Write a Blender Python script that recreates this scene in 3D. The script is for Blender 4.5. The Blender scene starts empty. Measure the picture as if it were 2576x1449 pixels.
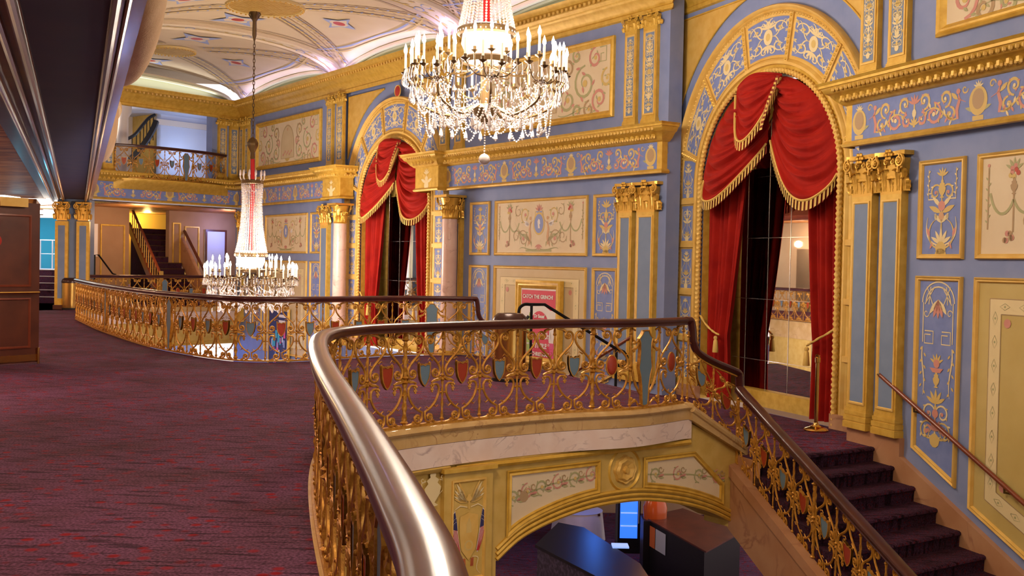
import bpy, bmesh, math, random
from math import sin, cos, pi, radians, sqrt, atan2, hypot
from mathutils import Vector, Matrix, noise
random.seed(11)
SC = bpy.context.scene
COL = SC.collection
# ------------------------------------------------------------ camera
FPX, CXP, CYP = 2750.0, 1288.0, 724.5          # focal length and centre for the 2576 x 1449 frame
EYE = Vector((0, 0, 1.5))
CAMROT = Matrix.Rotation(radians(90 - 1.3), 3, 'X') @ Matrix.Rotation(radians(1.15), 3, 'Z')
cam = bpy.data.cameras.new('camera'); camo = bpy.data.objects.new('camera', cam); COL.objects.link(camo)
cam.sensor_width = 36; cam.lens = FPX / 2576 * 36; cam.clip_end = 200; cam.clip_start = .05
camo.matrix_world = Matrix.Translation(EYE) @ CAMROT.to_4x4()
SC.camera = camo
SC.view_settings.view_transform = 'Standard'; SC.view_settings.look = 'None'
SC.view_settings.exposure = 0.68; SC.view_settings.gamma = 1; SC.view_settings.use_curve_mapping = False
# ------------------------------------------------------------ world
wd = bpy.data.worlds.new('world'); SC.world = wd; wd.use_nodes = True
wd.node_tree.nodes['Background'].inputs[0].default_value = (1.0, .88, .82, 1)
wd.node_tree.nodes['Background'].inputs[1].default_value = 0.8
SC.cycles.max_bounces = 4; SC.cycles.diffuse_bounces = 3; SC.cycles.glossy_bounces = 3; SC.cycles.transmission_bounces = 3; SC.cycles.use_adaptive_sampling = True; SC.cycles.adaptive_threshold = .06; SC.cycles.adaptive_min_samples = 16; SC.cycles.light_sampling_threshold = .03; SC.cycles.caustics_refractive = False; SC.cycles.caustics_reflective = False; SC.cycles.transparent_max_bounces = 8; SC.cycles.sample_clamp_indirect = 6
SC.cycles.use_denoising = True
def ray(px, py):
    return CAMROT @ Vector(((px - CXP) / FPX, -(py - CYP) / FPX, -1))
def PZ(px, py, z):
    d = ray(px, py); return EYE + d * ((z - EYE.z) / d.z)
def PY(px, py, dep):
    d = ray(px, py); return EYE + d * (dep / d.y)
def HOR(px):
    lo, hi = -500, 2500
    for _ in range(40):
        m = (lo + hi) / 2
        if ray(px, m).z > 0: lo = m
        else: hi = m
    return lo
class Wall:
    """vertical plane: local X to the viewer's right along the wall, local Y into the wall, Z up"""
    def __init__(s, xv, dep, px, base=None):
        if base: s.o = Vector((base[0], base[1], 0))
        else:
            p = PY(px, HOR(px), dep); s.o = Vector((p.x, p.y, 0))
        d = ray(xv, HOR(xv)); d = Vector((d.x, d.y, 0)).normalized()
        if xv < px: d = -d
        s.t = d; s.n = Vector((-d.y, d.x, 0))      # n points into the wall
        s.a = atan2(d.y, d.x)
    def uz(s, px, py, off=0.0):                   # off > 0: in front of the wall
        d = ray(px, py); o = s.o - s.n * off
        k = (o - EYE).dot(s.n) / d.dot(s.n); p = EYE + d * k
        return (p - s.o).dot(s.t), p.z
    def pt(s, u, z=0, off=0.0): 
        p = s.o + s.t * u - s.n * off; return Vector((p.x, p.y, z))
    def M(s, u=0, z=0, off=0.0): return Matrix.Translation(s.pt(u, z, off)) @ Matrix.Rotation(s.a, 4, 'Z')
WB = Wall(-632, 18.1, 1660)        # long wall: left bay, first arch, middle bay
WR = Wall(120, 14.6, 2120)         # second arch
WA = Wall(350, 13.8, 2133)         # stair wall
_c = PY(600, HOR(600), 33.7)
_u = WB.uz(600, 645)[0]; _c = WB.pt(_u)
WK = Wall(3650, 0, 600, base=(_c.x, _c.y))   # far end wall, u=0 at the corner, u negative to the left
# ------------------------------------------------------------ materials
MT = {}
def mat(name, col, rough=.6, metal=0, spec=.4, col2=None, scale=6, bump=0, bscale=40, emit=None, es=0, coat=0, trans=0, ior=1.45, kind='noise', lo=.35, hi=.65):
    m = bpy.data.materials.new(name); m.use_nodes = True; nt = m.node_tree; b = nt.nodes['Principled BSDF']
    b.inputs['Base Color'].default_value = (*col, 1); b.inputs['Roughness'].default_value = rough
    b.inputs['Metallic'].default_value = metal; b.inputs['Specular IOR Level'].default_value = spec
    if coat: b.inputs['Coat Weight'].default_value = coat; b.inputs['Coat Roughness'].default_value = .12
    if trans: b.inputs['Transmission Weight'].default_value = trans
    b.inputs['IOR'].default_value = ior
    if emit: b.inputs['Emission Color'].default_value = (*emit, 1); b.inputs['Emission Strength'].default_value = es
    if col2 or bump:
        tc = nt.nodes.new('ShaderNodeTexCoord')
    if col2:
        n = nt.nodes.new('ShaderNodeTexNoise' if kind == 'noise' else 'ShaderNodeTexVoronoi')
        n.inputs['Scale'].default_value = scale
        if kind == 'noise': n.inputs['Detail'].default_value = 6
        r = nt.nodes.new('ShaderNodeValToRGB')
        r.color_ramp.elements[0].position = lo; r.color_ramp.elements[0].color = (*col, 1)
        r.color_ramp.elements[1].position = hi; r.color_ramp.elements[1].color = (*col2, 1)
        nt.links.new(tc.outputs['Object'], n.inputs['Vector']); nt.links.new(n.outputs[0], r.inputs[0])
        nt.links.new(r.outputs[0], b.inputs['Base Color'])
    if bump:
        n2 = nt.nodes.new('ShaderNodeTexNoise'); n2.inputs['Scale'].default_value = bscale
        bp = nt.nodes.new('ShaderNodeBump'); bp.inputs['Strength'].default_value = bump; bp.inputs['Distance'].default_value = .01
        nt.links.new(tc.outputs['Object'], n2.inputs['Vector']); nt.links.new(n2.outputs[0], bp.inputs['Height']); nt.links.new(bp.outputs[0], b.inputs['Normal'])
    MT[name] = m; return m
def ramp(nt, fac, stops):
    r = nt.nodes.new('ShaderNodeValToRGB'); e = r.color_ramp.elements
    for i, (p, c) in enumerate(stops):
        if i < 2: e[i].position = p; e[i].color = (*c, 1)
        else:
            x = e.new(p); x.color = (*c, 1)
    nt.links.new(fac, r.inputs[0]); return r.outputs[0]
def mixc(nt, f, a, b, mode='MIX'):
    n = nt.nodes.new('ShaderNodeMix'); n.data_type = 'RGBA'; n.blend_type = mode
    if isinstance(f, float): n.inputs[0].default_value = f
    else: nt.links.new(f, n.inputs[0])
    for v, i in ((a, 6), (b, 7)):
        if isinstance(v, tuple): n.inputs[i].default_value = (*v, 1)
        else: nt.links.new(v, n.inputs[i])
    return n.outputs[2]
def carpet(name, scale=9, base=(.085, .030, .040), dot=(.20, .010, .016)):
    m = mat(name, base, .95, spec=.1); nt = m.node_tree; b = nt.nodes['Principled BSDF']
    tc = nt.nodes.new('ShaderNodeTexCoord')
    n1 = nt.nodes.new('ShaderNodeTexNoise'); n1.inputs['Scale'].default_value = 1.1; n1.inputs['Detail'].default_value = 4
    n2 = nt.nodes.new('ShaderNodeTexNoise'); n2.inputs['Scale'].default_value = 60; n2.inputs['Detail'].default_value = 3
    v = nt.nodes.new('ShaderNodeTexVoronoi'); v.inputs['Scale'].default_value = scale; v.inputs['Randomness'].default_value = .8
    mp = nt.nodes.new('ShaderNodeMapping'); mp.inputs['Scale'].default_value = (1.5, 14, 1); mp.inputs['Rotation'].default_value = (0, 0, -.25)
    n3 = nt.nodes.new('ShaderNodeTexNoise'); n3.inputs['Scale'].default_value = 2.2; n3.inputs['Detail'].default_value = 8
    for n in (n1, n2, v, mp): nt.links.new(tc.outputs['Object'], n.inputs['Vector'])
    nt.links.new(mp.outputs[0], n3.inputs['Vector'])
    c = ramp(nt, n1.outputs[0], [(.3, tuple(x * .8 for x in base)), (.7, (base[0] * 1.25, base[1] * 1.2, base[2] * 1.6))])
    f = ramp(nt, n2.outputs[0], [(.35, (.35,) * 3), (.65, (1.5,) * 3)])
    c = mixc(nt, .8, c, f, 'MULTIPLY')
    d = ramp(nt, v.outputs['Distance'], [(.20, (1,) * 3), (.36, (0,) * 3)])
    dd = mixc(nt, 1.0, d, ramp(nt, n1.outputs[0], [(.36, (.35,) * 3), (.58, (1,) * 3)]), 'MULTIPLY')
    c = mixc(nt, dd, c, dot)
    s = ramp(nt, n3.outputs[0], [(.38, (.35,) * 3), (.47, (1,) * 3)])
    c = mixc(nt, 1.0, c, s, 'MULTIPLY')
    nt.links.new(c, b.inputs['Base Color'])
    bp = nt.nodes.new('ShaderNodeBump'); bp.inputs['Strength'].default_value = .35; bp.inputs['Distance'].default_value = .004
    nt.links.new(n2.outputs[0], bp.inputs['Height']); nt.links.new(bp.outputs[0], b.inputs['Normal'])
    return m
def marble(name, a, b2, vein, scale=1.6, rough=.18, th=.035):
    m = mat(name, a, rough, spec=.5); nt = m.node_tree; b = nt.nodes['Principled BSDF']
    tc = nt.nodes.new('ShaderNodeTexCoord'); n = nt.nodes.new('ShaderNodeTexNoise'); n.inputs['Scale'].default_value = scale; n.inputs['Detail'].default_value = 8; n.inputs['Distortion'].default_value = 1.2
    n2 = nt.nodes.new('ShaderNodeTexNoise'); n2.inputs['Scale'].default_value = scale * 1.9; n2.inputs['Detail'].default_value = 5
    nt.links.new(tc.outputs['Object'], n.inputs['Vector']); nt.links.new(tc.outputs['Object'], n2.inputs['Vector'])
    v = ramp(nt, n.outputs[0], [(.5 - th, (0,) * 3), (.5, (1,) * 3), (.5 + th, (0,) * 3)])
    c = ramp(nt, n2.outputs[0], [(.35, a), (.65, b2)])
    vv = mixc(nt, 1.0, v, ramp(nt, n2.outputs[0], [(.4, (0,) * 3), (.62, (.8,) * 3)]), 'MULTIPLY')
    nt.links.new(mixc(nt, vv, c, vein), b.inputs['Base Color']); return m
mat('gold', (.62, .36, .045), .42, .2, .5, col2=(.74, .47, .08), scale=9, bump=.12, bscale=60)
mat('gold_light', (.78, .52, .15), .5, .15, .4, col2=(.70, .42, .09), scale=5)
mat('gold_bright', (.72, .42, .07), .3, .55, .6, bump=.15, bscale=90)
mat('gilt_iron', (.42, .18, .022), .38, .45, .6, col2=(.62, .31, .045), scale=25, bump=.2, bscale=120)
mat('plaster_gold', (.56, .37, .09), .7, 0, .2, col2=(.64, .44, .13), scale=7)
mat('blue', (.215, .27, .495), .6, 0, .3, col2=(.25, .30, .525), scale=3, bump=.05)
mat('blue_panel', (.175, .23, .51), .55, 0, .3, col2=(.21, .265, .55), scale=8)
mat('blue_pil', (.18, .24, .37), .6, 0, .3, col2=(.21, .27, .40), scale=4)
mat('cream', (.76, .63, .44), .6, 0, .3, col2=(.72, .58, .39), scale=2)
mat('cream2', (.66, .52, .32), .6, 0, .3, col2=(.60, .46, .26), scale=2)
mat('ochre', (.60, .46, .17), .5, 0, .4, col2=(.54, .40, .13), scale=2)
mat('orn_gold', (.66, .47, .16), .6); mat('orn_cream', (.78, .64, .36), .6); mat('orn_pink', (.62, .27, .22), .6)
mat('orn_green', (.42, .40, .20), .6); mat('orn_brown', (.45, .30, .16), .6); mat('orn_blue', (.26, .32, .62), .6); mat('orn_red', (.50, .06, .03), .5)
mat('red_disc', (.42, .03, .02), .5); mat('skin_paint', (.62, .36, .20), .6)
mat('velvet', (.38, .012, .006), .75, 0, .2, col2=(.28, .006, .004), scale=3, bump=.1, bscale=90)
MT['velvet'].node_tree.nodes['Principled BSDF'].inputs['Sheen Weight'].default_value = .35
MT['velvet'].node_tree.nodes['Principled BSDF'].inputs['Sheen Tint'].default_value = (.9, .1, .06, 1)
mat('fringe', (.70, .46, .12), .6)
mat('fringe_dark', (.22, .03, .012), .8)
mat('wood_rail', (.046, .010, .010), .30, 0, .4, col2=(.07, .016, .012), scale=4, coat=.3)
mat('wood_dark', (.075, .018, .010), .38, 0, .5, col2=(.12, .030, .014), scale=3, coat=.2)
mat('wood_red', (.17, .035, .016), .3, 0, .5, col2=(.22, .05, .02), scale=3, coat=.3)
mat('soffit_navy', (.03, .022, .06), .6, 0, .4, col2=(.045, .028, .06), scale=2)
mat('shield_blue', (.13, .20, .27), .5, 0, .4, bump=.2, bscale=120); mat('shield_red', (.33, .035, .012), .4, 0, .5, bump=.15, bscale=90)
mat('brass', (.80, .52, .15), .16, 1.0); mat('iron', (.010, .009, .010), .45, .3); mat('black', (.012, .011, .013), .4)
mat('bin_lid', (.05, .022, .018), .25, .2); mat('bronze', (.14, .085, .035), .4, .7)
mat('mirror', (.80, .80, .80), .015, 1.0); mat('seam', (.75, .72, .70), .15, .8)
mat('white', (.74, .66, .60), .7); mat('white_blue', (.60, .66, .85), .7); mat('paper', (.80, .74, .72), .6)
mat('poster_red', (.62, .012, .05), .5); mat('poster_pink', (.70, .06, .22), .5); mat('poster_green', (.30, .42, .05), .5)
mat('flag_navy', (.03, .03, .12), .6); mat('flag_red', (.50, .03, .03), .6)
mat('candle', (.85, .72, .55), .5, emit=(1, .82, .6), es=.35)
mat('bulb', (1, .9, .8), .4, emit=(1, .86, .70), es=45)
mat('crystal', (.98, .88, .86), .12, 0, 1.0, trans=.28, ior=1.5)
mat('glass_ball', (.62, .54, .52), .06, 0, .8, trans=.35)
mat('crystal_glow', (.95, .85, .80), .3, 0, .8, emit=(1, .80, .66), es=1.0)  # crystal basket emits by itself so the chandelier centre looks lit
mat('ribbon', (.55, .01, .012), .5)
mat('lit_panel', (1, 1, 1), .5, emit=(1, .93, .80), es=5)
mat('teal_lit', (.05, .42, .62), .6); mat('fridge_glow', (.1, .3, .9), .5, emit=(.02, .14, 1.0), es=.9)
mat('fridge_white', (.5, .6, .9), .5, emit=(.25, .45, 1.0), es=.5); mat('glass_amber', (.45, .09, .02), .15)
mat('cloth_white', (.72, .66, .70), .8); mat('note_orange', (.62, .16, .05), .7); mat('note_blue', (.45, .50, .60), .7)
mat('counter', (.03, .022, .040), .5, col2=(.075, .055, .10), scale=14, kind='noise', lo=.45, hi=.6)
mat('ceil_blue', (.35, .40, .62), .7); mat('ceil_line', (.50, .36, .20), .7)
mat('ceil_plain', (.72, .57, .37), .7, 0, .2, col2=(.68, .52, .32), scale=1.2)
mat('ceil_gold', (.66, .48, .18), .6); mat('lunette', (.70, .68, .42), .7)
mat('foil', (.42, .17, .04), .45, .25, bump=.4, bscale=9)
_n = MT['foil'].node_tree; _b = _n.nodes['Principled BSDF']; _t = _n.nodes.new('ShaderNodeTexCoord'); _m = _n.nodes.new('ShaderNodeMapping'); _m.inputs['Scale'].default_value = (.35, 2.6, 1); _m.inputs['Rotation'].default_value = (0, 0, .2); _x = _n.nodes.new('ShaderNodeTexNoise'); _x.inputs['Scale'].default_value = 2.4; _x.inputs['Detail'].default_value = 7; _x.inputs['Distortion'].default_value = .8
_n.links.new(_t.outputs['Object'], _m.inputs[0]); _n.links.new(_m.outputs[0], _x.inputs['Vector']); _n.links.new(ramp(_n, _x.outputs[0], [(.40, (.50, .20, .045)), (.47, (.10, .03, .015)), (.52, (.45, .17, .04)), (.60, (.62, .34, .12))]), _b.inputs['Base Color'])
mat('plaster_box', (.78, .52, .28), .8, 0, .2, col2=(.70, .44, .22), scale=3, bump=.5, bscale=50)
mat('far_wall', (.40, .24, .13), .7, col2=(.36, .21, .11), scale=2); mat('far_yellow', (.66, .42, .08), .7)
mat('rail_steel', (.55, .55, .6), .3, .8)
marble('marble_gold', (.52, .33, .13), (.62, .42, .20), (.30, .14, .06), 2.4, .16, .02)
marble('marble_white', (.74, .58, .52), (.80, .67, .62), (.38, .26, .26), 2.2, .25, .022)
marble('marble_pink', (.72, .48, .42), (.80, .58, .52), (.50, .28, .24), 1.8, .25, .02)
marble('stringer', (.42, .20, .10), (.50, .27, .15), (.30, .12, .07), 1.2, .4, .03)
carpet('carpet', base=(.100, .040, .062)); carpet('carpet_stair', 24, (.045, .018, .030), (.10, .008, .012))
# ------------------------------------------------------------ mesh kernel
class MB:
    def __init__(s): s.v = []; s.f = []; s.m = []; s.mats = []
    def mi(s, m):
        if m not in s.mats: s.mats.append(m)
        return s.mats.index(m)
    def add(s, vs, fs, m):
        k = len(s.v); i = s.mi(m); s.v += [tuple(v) for v in vs]
        for f in fs: s.f.append(tuple(a + k for a in f)); s.m.append(i)
    def box(s, x0, x1, y0, y1, z0, z1, m):
        v = [(x, y, z) for x in (x0, x1) for y in (y0, y1) for z in (z0, z1)]
        s.add(v, [(0, 1, 3, 2), (4, 6, 7, 5), (0, 4, 5, 1), (2, 3, 7, 6), (0, 2, 6, 4), (1, 5, 7, 3)], m)
    def prism(s, poly, y0, y1, m, axis='y'):
        n = len(poly)
        f = (lambda a, b, y: (a, y, b)) if axis == 'y' else (lambda a, b, y: (a, b, y))
        v = [f(a, b, y0) for a, b in poly] + [f(a, b, y1) for a, b in poly]
        s.add(v, [tuple(range(n)), tuple(range(2 * n - 1, n - 1, -1))] + [(i, i + n, (i + 1) % n + n, (i + 1) % n) for i in range(n)], m)
    def grid(s, fn, nu, nv, m, cu=False, cv=False):
        v = [fn(i / nu, j / nv) for i in range(nu + (not cu)) for j in range(nv + (not cv))]
        W = nv + (not cv); U = nu + (not cu)
        fs = []
        for i in range(nu):
            for j in range(nv):
                a, b = i % U, (i + 1) % U; c, d = j % W, (j + 1) % W
                fs.append((a * W + c, b * W + c, b * W + d, a * W + d))
        s.add(v, fs, m)
    def lathe(s, prof, m, seg=16, c=(0, 0, 0), sx=1, sy=1, rip=0, nr=8):
        def fn(i, j):
            k = j * (len(prof) - 1); a = min(int(round(k)), len(prof) - 1); r, z = prof[a]; t = i * 2 * pi
            q = r * (1 + rip * cos(nr * t))
            return (c[0] + q * cos(t) * sx, c[1] + q * sin(t) * sy, c[2] + z)
        s.grid(fn, seg, len(prof) - 1, m, cu=True)
    def ball(s, c, r, m, seg=6, st=4, sz=1):
        s.lathe([(max(1e-4, r * sin(pi * i / st)), -r * sz * cos(pi * i / st)) for i in range(st + 1)], m, seg, c)
    def tube(s, path, r, m, seg=6, lobes=0, tw=0, amp=.25, closed=False, cap=True, flat=1.0):
        P = [Vector(p) for p in path]; n = len(P)
        if n < 2: return
        rr = r if callable(r) else (lambda t: r)
        L = [0]
        for i in range(1, n): L.append(L[-1] + (P[i] - P[i - 1]).length)
        up = None; vs = []
        for i in range(n):
            t = (P[(i + 1) % n] - P[i - 1]) if closed else (P[min(i + 1, n - 1)] - P[max(i - 1, 0)])
            if t.length < 1e-9: t = Vector((0, 0, 1))
            t.normalize()
            if up is None:
                a = Vector((0, 1, 0)) if abs(t.y) < .9 else Vector((1, 0, 0))
                up = (a - t * a.dot(t)).normalized()
            else:
                up = up - t * up.dot(t)
                up = up.normalized() if up.length > 1e-6 else t.orthogonal().normalized()
            b = t.cross(up); q = rr(L[i] / max(L[-1], 1e-9))
            for k in range(seg):
                a = 2 * pi * k / seg; g = q
                if lobes: g *= 1 + amp * cos(lobes * a + tw * L[i])
                vs.append(P[i] + up * (g * cos(a) * flat) + b * (g * sin(a)))
        fs = []
        for i in range(n if closed else n - 1):
            j = (i + 1) % n
            for k in range(seg): fs.append((i * seg + k, i * seg + (k + 1) % seg, j * seg + (k + 1) % seg, j * seg + k))
        if cap and not closed: fs += [tuple(range(seg - 1, -1, -1)), tuple(range((n - 1) * seg, n * seg))]
        s.add(vs, fs, m)
    def sweep(s, path, prof, m, closed=False, plane='xz', yoff=0):
        """profile (offset to the left of travel, protrusion) swept along a 2D path with mitres; xz: wall relief (protrusion to -y); xy: plan (protrusion to +z)"""
        n = len(path); vs = []
        for i in range(n):
            p = Vector(path[i]).to_2d()
            a = Vector(path[i - 1]) if (closed or i) else None
            b = Vector(path[(i + 1) % n]) if (closed or i < n - 1) else None
            d1 = (p - a).normalized() if a is not None else None
            d2 = (b - p).normalized() if b is not None else None
            d1 = d1 or d2; d2 = d2 or d1
            n1 = Vector((-d1.y, d1.x)); n2 = Vector((-d2.y, d2.x)); mm = (n1 + n2)
            mm = mm.normalized() if mm.length > 1e-6 else n1
            k = 1 / max(.35, mm.dot(n1))
            for o, h in prof:
                q = p + mm * (o * k)
                vs.append((q.x, yoff - h, q.y) if plane == 'xz' else (q.x, q.y, yoff + h))
        w = len(prof); fs = []
        for i in range(n if closed else n - 1):
            j = (i + 1) % n
            for k in range(w - 1): fs.append((i * w + k, i * w + k + 1, j * w + k + 1, j * w + k))
        s.add(vs, fs, m)
        if not closed and w > 2: s.add([vs[k] for k in range(w)] + [vs[(n - 1) * w + k] for k in range(w)], [tuple(range(w)), tuple(range(2 * w - 1, w - 1, -1))], m)
    def poly(s, pts, m, y=0): s.add([(p[0], y, p[1]) for p in pts], [tuple(range(len(pts)))], m)
    def xf(s, M, i0=0):
        s.v = s.v[:i0] + [tuple(M @ Vector(v)) for v in s.v[i0:]]; return s
    def map(s, fn, i0=0): s.v = s.v[:i0] + [tuple(fn(*v)) for v in s.v[i0:]]; return s
    def build(s, name, parent=None, M=None, smooth=True, angle=40, label=None):
        me = bpy.data.meshes.new(name); me.from_pydata(s.v, [], s.f)
        for m in s.mats: me.materials.append(MT[m])
        me.polygons.foreach_set('material_index', s.m)
        bm = bmesh.new(); bm.from_mesh(me); bmesh.ops.recalc_face_normals(bm, faces=bm.faces[:]); bm.to_mesh(me); bm.free()
        if smooth:
            me.polygons.foreach_set('use_smooth', [True] * len(me.polygons))
            me.set_sharp_from_angle(angle=radians(angle))
        o = bpy.data.objects.new(name, me); COL.objects.link(o)
        if parent: o.parent = parent
        if M is not None: o.matrix_basis = M
        if label: o['label'] = label
        return o
def tag(o, label, cat, group=None, kind=None):
    if label: o['label'] = label
    if cat: o['category'] = cat
    if group: o['group'] = group
    if kind: o['kind'] = kind
    return o
def thing(name, label, cat, M=None, group=None):
    o = bpy.data.objects.new(name, None); COL.objects.link(o); o.empty_display_size = .1
    if M is not None: o.matrix_basis = M
    return tag(o, label, cat, group)
def struct(o): o['kind'] = 'structure'; return o
def copy_tree(o, M=None, label=None, parent=None):
    c = o.copy(); COL.objects.link(c); c.parent = parent
    if M is not None: c.matrix_basis = M
    if label: c['label'] = label
    for ch in list(o.children): copy_tree(ch, parent=c)
    return c
def T(x, y, z): return Matrix.Translation((x, y, z))
def RZ(a): return Matrix.Rotation(a, 4, 'Z')
def bez(p0, p1, p2, p3, n=12):
    r = []
    for i in range(n + 1):
        t = i / n; a = (1 - t)
        r.append(tuple(a ** 3 * p0[k] + 3 * a * a * t * p1[k] + 3 * a * t * t * p2[k] + t ** 3 * p3[k] for k in range(len(p0))))
    return r
def smooth_path(pts, n=10, closed=False):
    P = [Vector(p) for p in pts]; out = []; N = len(P)
    g = lambda i: P[i % N] if closed else P[max(0, min(N - 1, i))]
    for i in range(N if closed else N - 1):
        a, b, c, d = g(i - 1), g(i), g(i + 1), g(i + 2)
        for k in range(n):
            t = k / n
            out.append(.5 * ((2 * b) + (c - a) * t + (2 * a - 5 * b + 4 * c - d) * t * t + (3 * b - a - 3 * c + d) * t ** 3))
    if not closed: out.append(P[-1])
    return out
def resample(P, step=None, n=None):
    L = [0]
    for i in range(1, len(P)): L.append(L[-1] + (P[i] - P[i - 1]).length)
    n = n or max(1, round(L[-1] / step)); out = []; j = 0
    for i in range(n + 1):
        d = L[-1] * i / n
        while j < len(L) - 2 and L[j + 1] < d: j += 1
        t = (d - L[j]) / max(1e-9, L[j + 1] - L[j]); out.append(P[j].lerp(P[j + 1], t))
    return out
# ------------------------------------------------------------ painted ornament (flat strokes, local x right, z up)
class Orn:
    """collects strokes as thin raised paint, then maps them onto a surface"""
    def __init__(s, y=-.004, fn=None): s.mb = MB(); s.y = y; s.fn = fn; s.k = 0
    def P(s, x, z):
        s.k += 1; y = s.y - .0004 * (s.k % 7) * .3
        return s.fn(x, z, y) if s.fn else (x, y, z)
    def stroke(s, pts, w, m, taper=True, dy=0):
        n = len(pts); vs = []; y = s.y + dy
        for i, (x, z) in enumerate(pts):
            a = pts[max(0, i - 1)]; b = pts[min(n - 1, i + 1)]; dx, dz = b[0] - a[0], b[1] - a[1]; l = hypot(dx, dz) or 1
            t = i / (n - 1); q = w * ((.25 + .75 * sin(pi * min(1, .18 + t * .82))) if taper else 1) * .5
            for sg in (1, -1):
                xx, zz = x - dz / l * q * sg, z + dx / l * q * sg
                vs.append(s.fn(xx, zz, y) if s.fn else (xx, y, zz))
        s.mb.add(vs, [(2 * i, 2 * i + 1, 2 * i + 3, 2 * i + 2) for i in range(n - 1)], m)
    def blob(s, pts, m, dy=-.0008):
        s.mb.add([(s.fn(x, z, s.y + dy) if s.fn else (x, s.y + dy, z)) for x, z in pts], [tuple(range(len(pts)))], m)
    def disc(s, x, z, r, m, n=12, sx=1, dy=-.0008): s.blob([(x + r * sx * cos(2 * pi * i / n), z + r * sin(2 * pi * i / n)) for i in range(n)], m, dy)
    def leaf(s, x, z, a, l, w, m):
        c, d = cos(a), sin(a); pts = []
        for t, q in ((0, 0), (.3, .8), (.55, 1), (.8, .6), (1, 0), (.8, -.6), (.55, -1), (.3, -.8)):
            pts.append((x + c * l * t - d * w * q * .5, z + d * l * t + c * w * q * .5))
        s.blob(pts, m, -.0004)
    def spiral(s, x, z, r, a0, turns, m, w, leaves=3, lm=None, ros=None):
        """spiral starting at angle a0 on radius r winding inward; turns sign = direction"""
        n = int(10 * abs(turns)) + 6; pts = []
        for i in range(n + 1):
            t = i / n; a = a0 + turns * 2 * pi * t; q = r * (1 - .78 * t); pts.append((x + q * cos(a), z + q * sin(a)))
        s.stroke(pts, w, m)
        for k in range(leaves):
            i = int(n * (.08 + .22 * k)); p, q = pts[i], pts[i + 1]; an = atan2(q[1] - p[1], q[0] - p[0]) - .8 * (1 if turns > 0 else -1)
            s.leaf(p[0], p[1], an, r * .42, r * .17, lm or m)
        if ros: s.disc(x, z, r * .2, ros)
    def pair(s, x, z, r, m, w, up=1, lm=None, ros=None, turns=1.15, d=1.0):
        for sg in (1, -1):
            a0 = pi if sg > 0 else 0
            s.spiral(x + sg * r * d, z, r, a0, -turns * sg * up, m, w, 3, lm, ros)
    def fan(s, x, z, r, m, n=5, a=pi / 2, sp=1.1, w=None):
        for i in range(n): s.leaf(x, z, a + (i - (n - 1) / 2) * sp * 2 / max(1, n - 1), r, w or r * .26, m)
    def urn(s, x, z, h, m):
        pr = [(.10, 0), (.18, .02), (.06, .1), (.22, .3), (.27, .5), (.15, .62), (.2, .7), (.08, .78), (.1, .85), (0, 1)]
        s.blob([(x + a * h, z + b * h) for a, b in pr] + [(x - a * h, z + b * h) for a, b in pr[-2::-1]], m)
    def build(s, name, parent, M=None, label=None): return s.mb.build(name, parent, M, smooth=False, label=label)
def candelabra(o, w, z0, z1, m1, m2, m3, seed=0, dense=1.0):
    """symmetrical grotesque between z0 and z1 on a strip of width w, centred on x=0"""
    rnd = random.Random(seed); h = z1 - z0; wd = w * .5
    o.stroke([(0, z0 + h * .03), (0, z1 - h * .05)], w * .035, m1, False)
    z = z0 + h * .03; k = seed; o.fan(0, z, w * .22, m2, 3)
    o.disc(0, z, w * .16, m1, 10)
    while z < z1 - w * .42:
        r = wd * (.40 + .08 * rnd.random()); q = k % 5
        if q == 0: o.urn(0, z, w * .42, m1); o.pair(0, z + w * .12, r * .9, m1, w * .045, 1, m2, m3); z += w * .46
        elif q == 1: o.pair(0, z + r, r, m1, w * .05, -1, m2, m3); o.fan(0, z + r, w * .3, m3 or m2, 5); z += r * 1.9
        elif q == 2: o.pair(0, z + r * .9, r * .95, m2, w * .045, 1, m1, m3); o.disc(0, z + r * .9, w * .10, m3, 10); z += r * 1.8
        elif q == 3:
            for sg in (1, -1):
                o.stroke(bez((0, z), (sg * wd * .9, z), (sg * wd * .95, z + w * .5), (sg * wd * .35, z + w * .62), 10), w * .045, m1)
                o.leaf(sg * wd * .7, z + w * .25, pi / 2 - sg * .4, w * .22, w * .09, m3); o.leaf(sg * wd * .35, z + w * .6, pi / 2, w * .16, w * .08, m2)
            o.fan(0, z + w * .1, w * .34, m2, 5); z += w * .66
        else:
            for sg in (1, -1): o.leaf(0, z + w * .1, pi / 2 - sg * 1.2, w * .42, w * .12, m1); o.leaf(0, z + w * .22, pi / 2 - sg * .9, w * .38, w * .10, m2)
            o.disc(0, z + w * .25, w * .11, m3, 10); z += w * .42
        k += 1
    o.fan(0, z, min(w * .34, z1 - z), m1, 5)
def rinceau(o, x0, x1, zc, h, m1, m2, m3, n=None, mir=True):
    """running acanthus scroll from x0 to x1 about height zc"""
    L = x1 - x0; n = n or max(2, round(L / h)); st = L / n; pts = []
    for i in range(n * 10 + 1):
        x = x0 + L * i / (n * 10); pts.append((x, zc + h * .24 * sin(pi * (x - x0) / st)))
    o.stroke(pts, h * .06, m1, False)
    for i in range(n):
        s = 1 if i % 2 else -1; cx = x0 + st * (i + .5); cz = zc + s * h * .10
        o.spiral(cx, cz, h * .31, -s * pi / 2, s * 1.3 if i % 2 else -1.3 * -1, m1 if i % 2 else m3, h * .055, 4, m2 if i % 2 else m3, m2)
        o.spiral(cx + st * .36, zc + s * h * .22, h * .15, 0, -s * 1.1, m2, h * .04, 2, m1)
        for a in (.6, 1.5, 2.4): o.leaf(cx, zc - s * h * .18, -s * a, h * .26, h * .09, m1 if a != 1.5 else m2)
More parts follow.
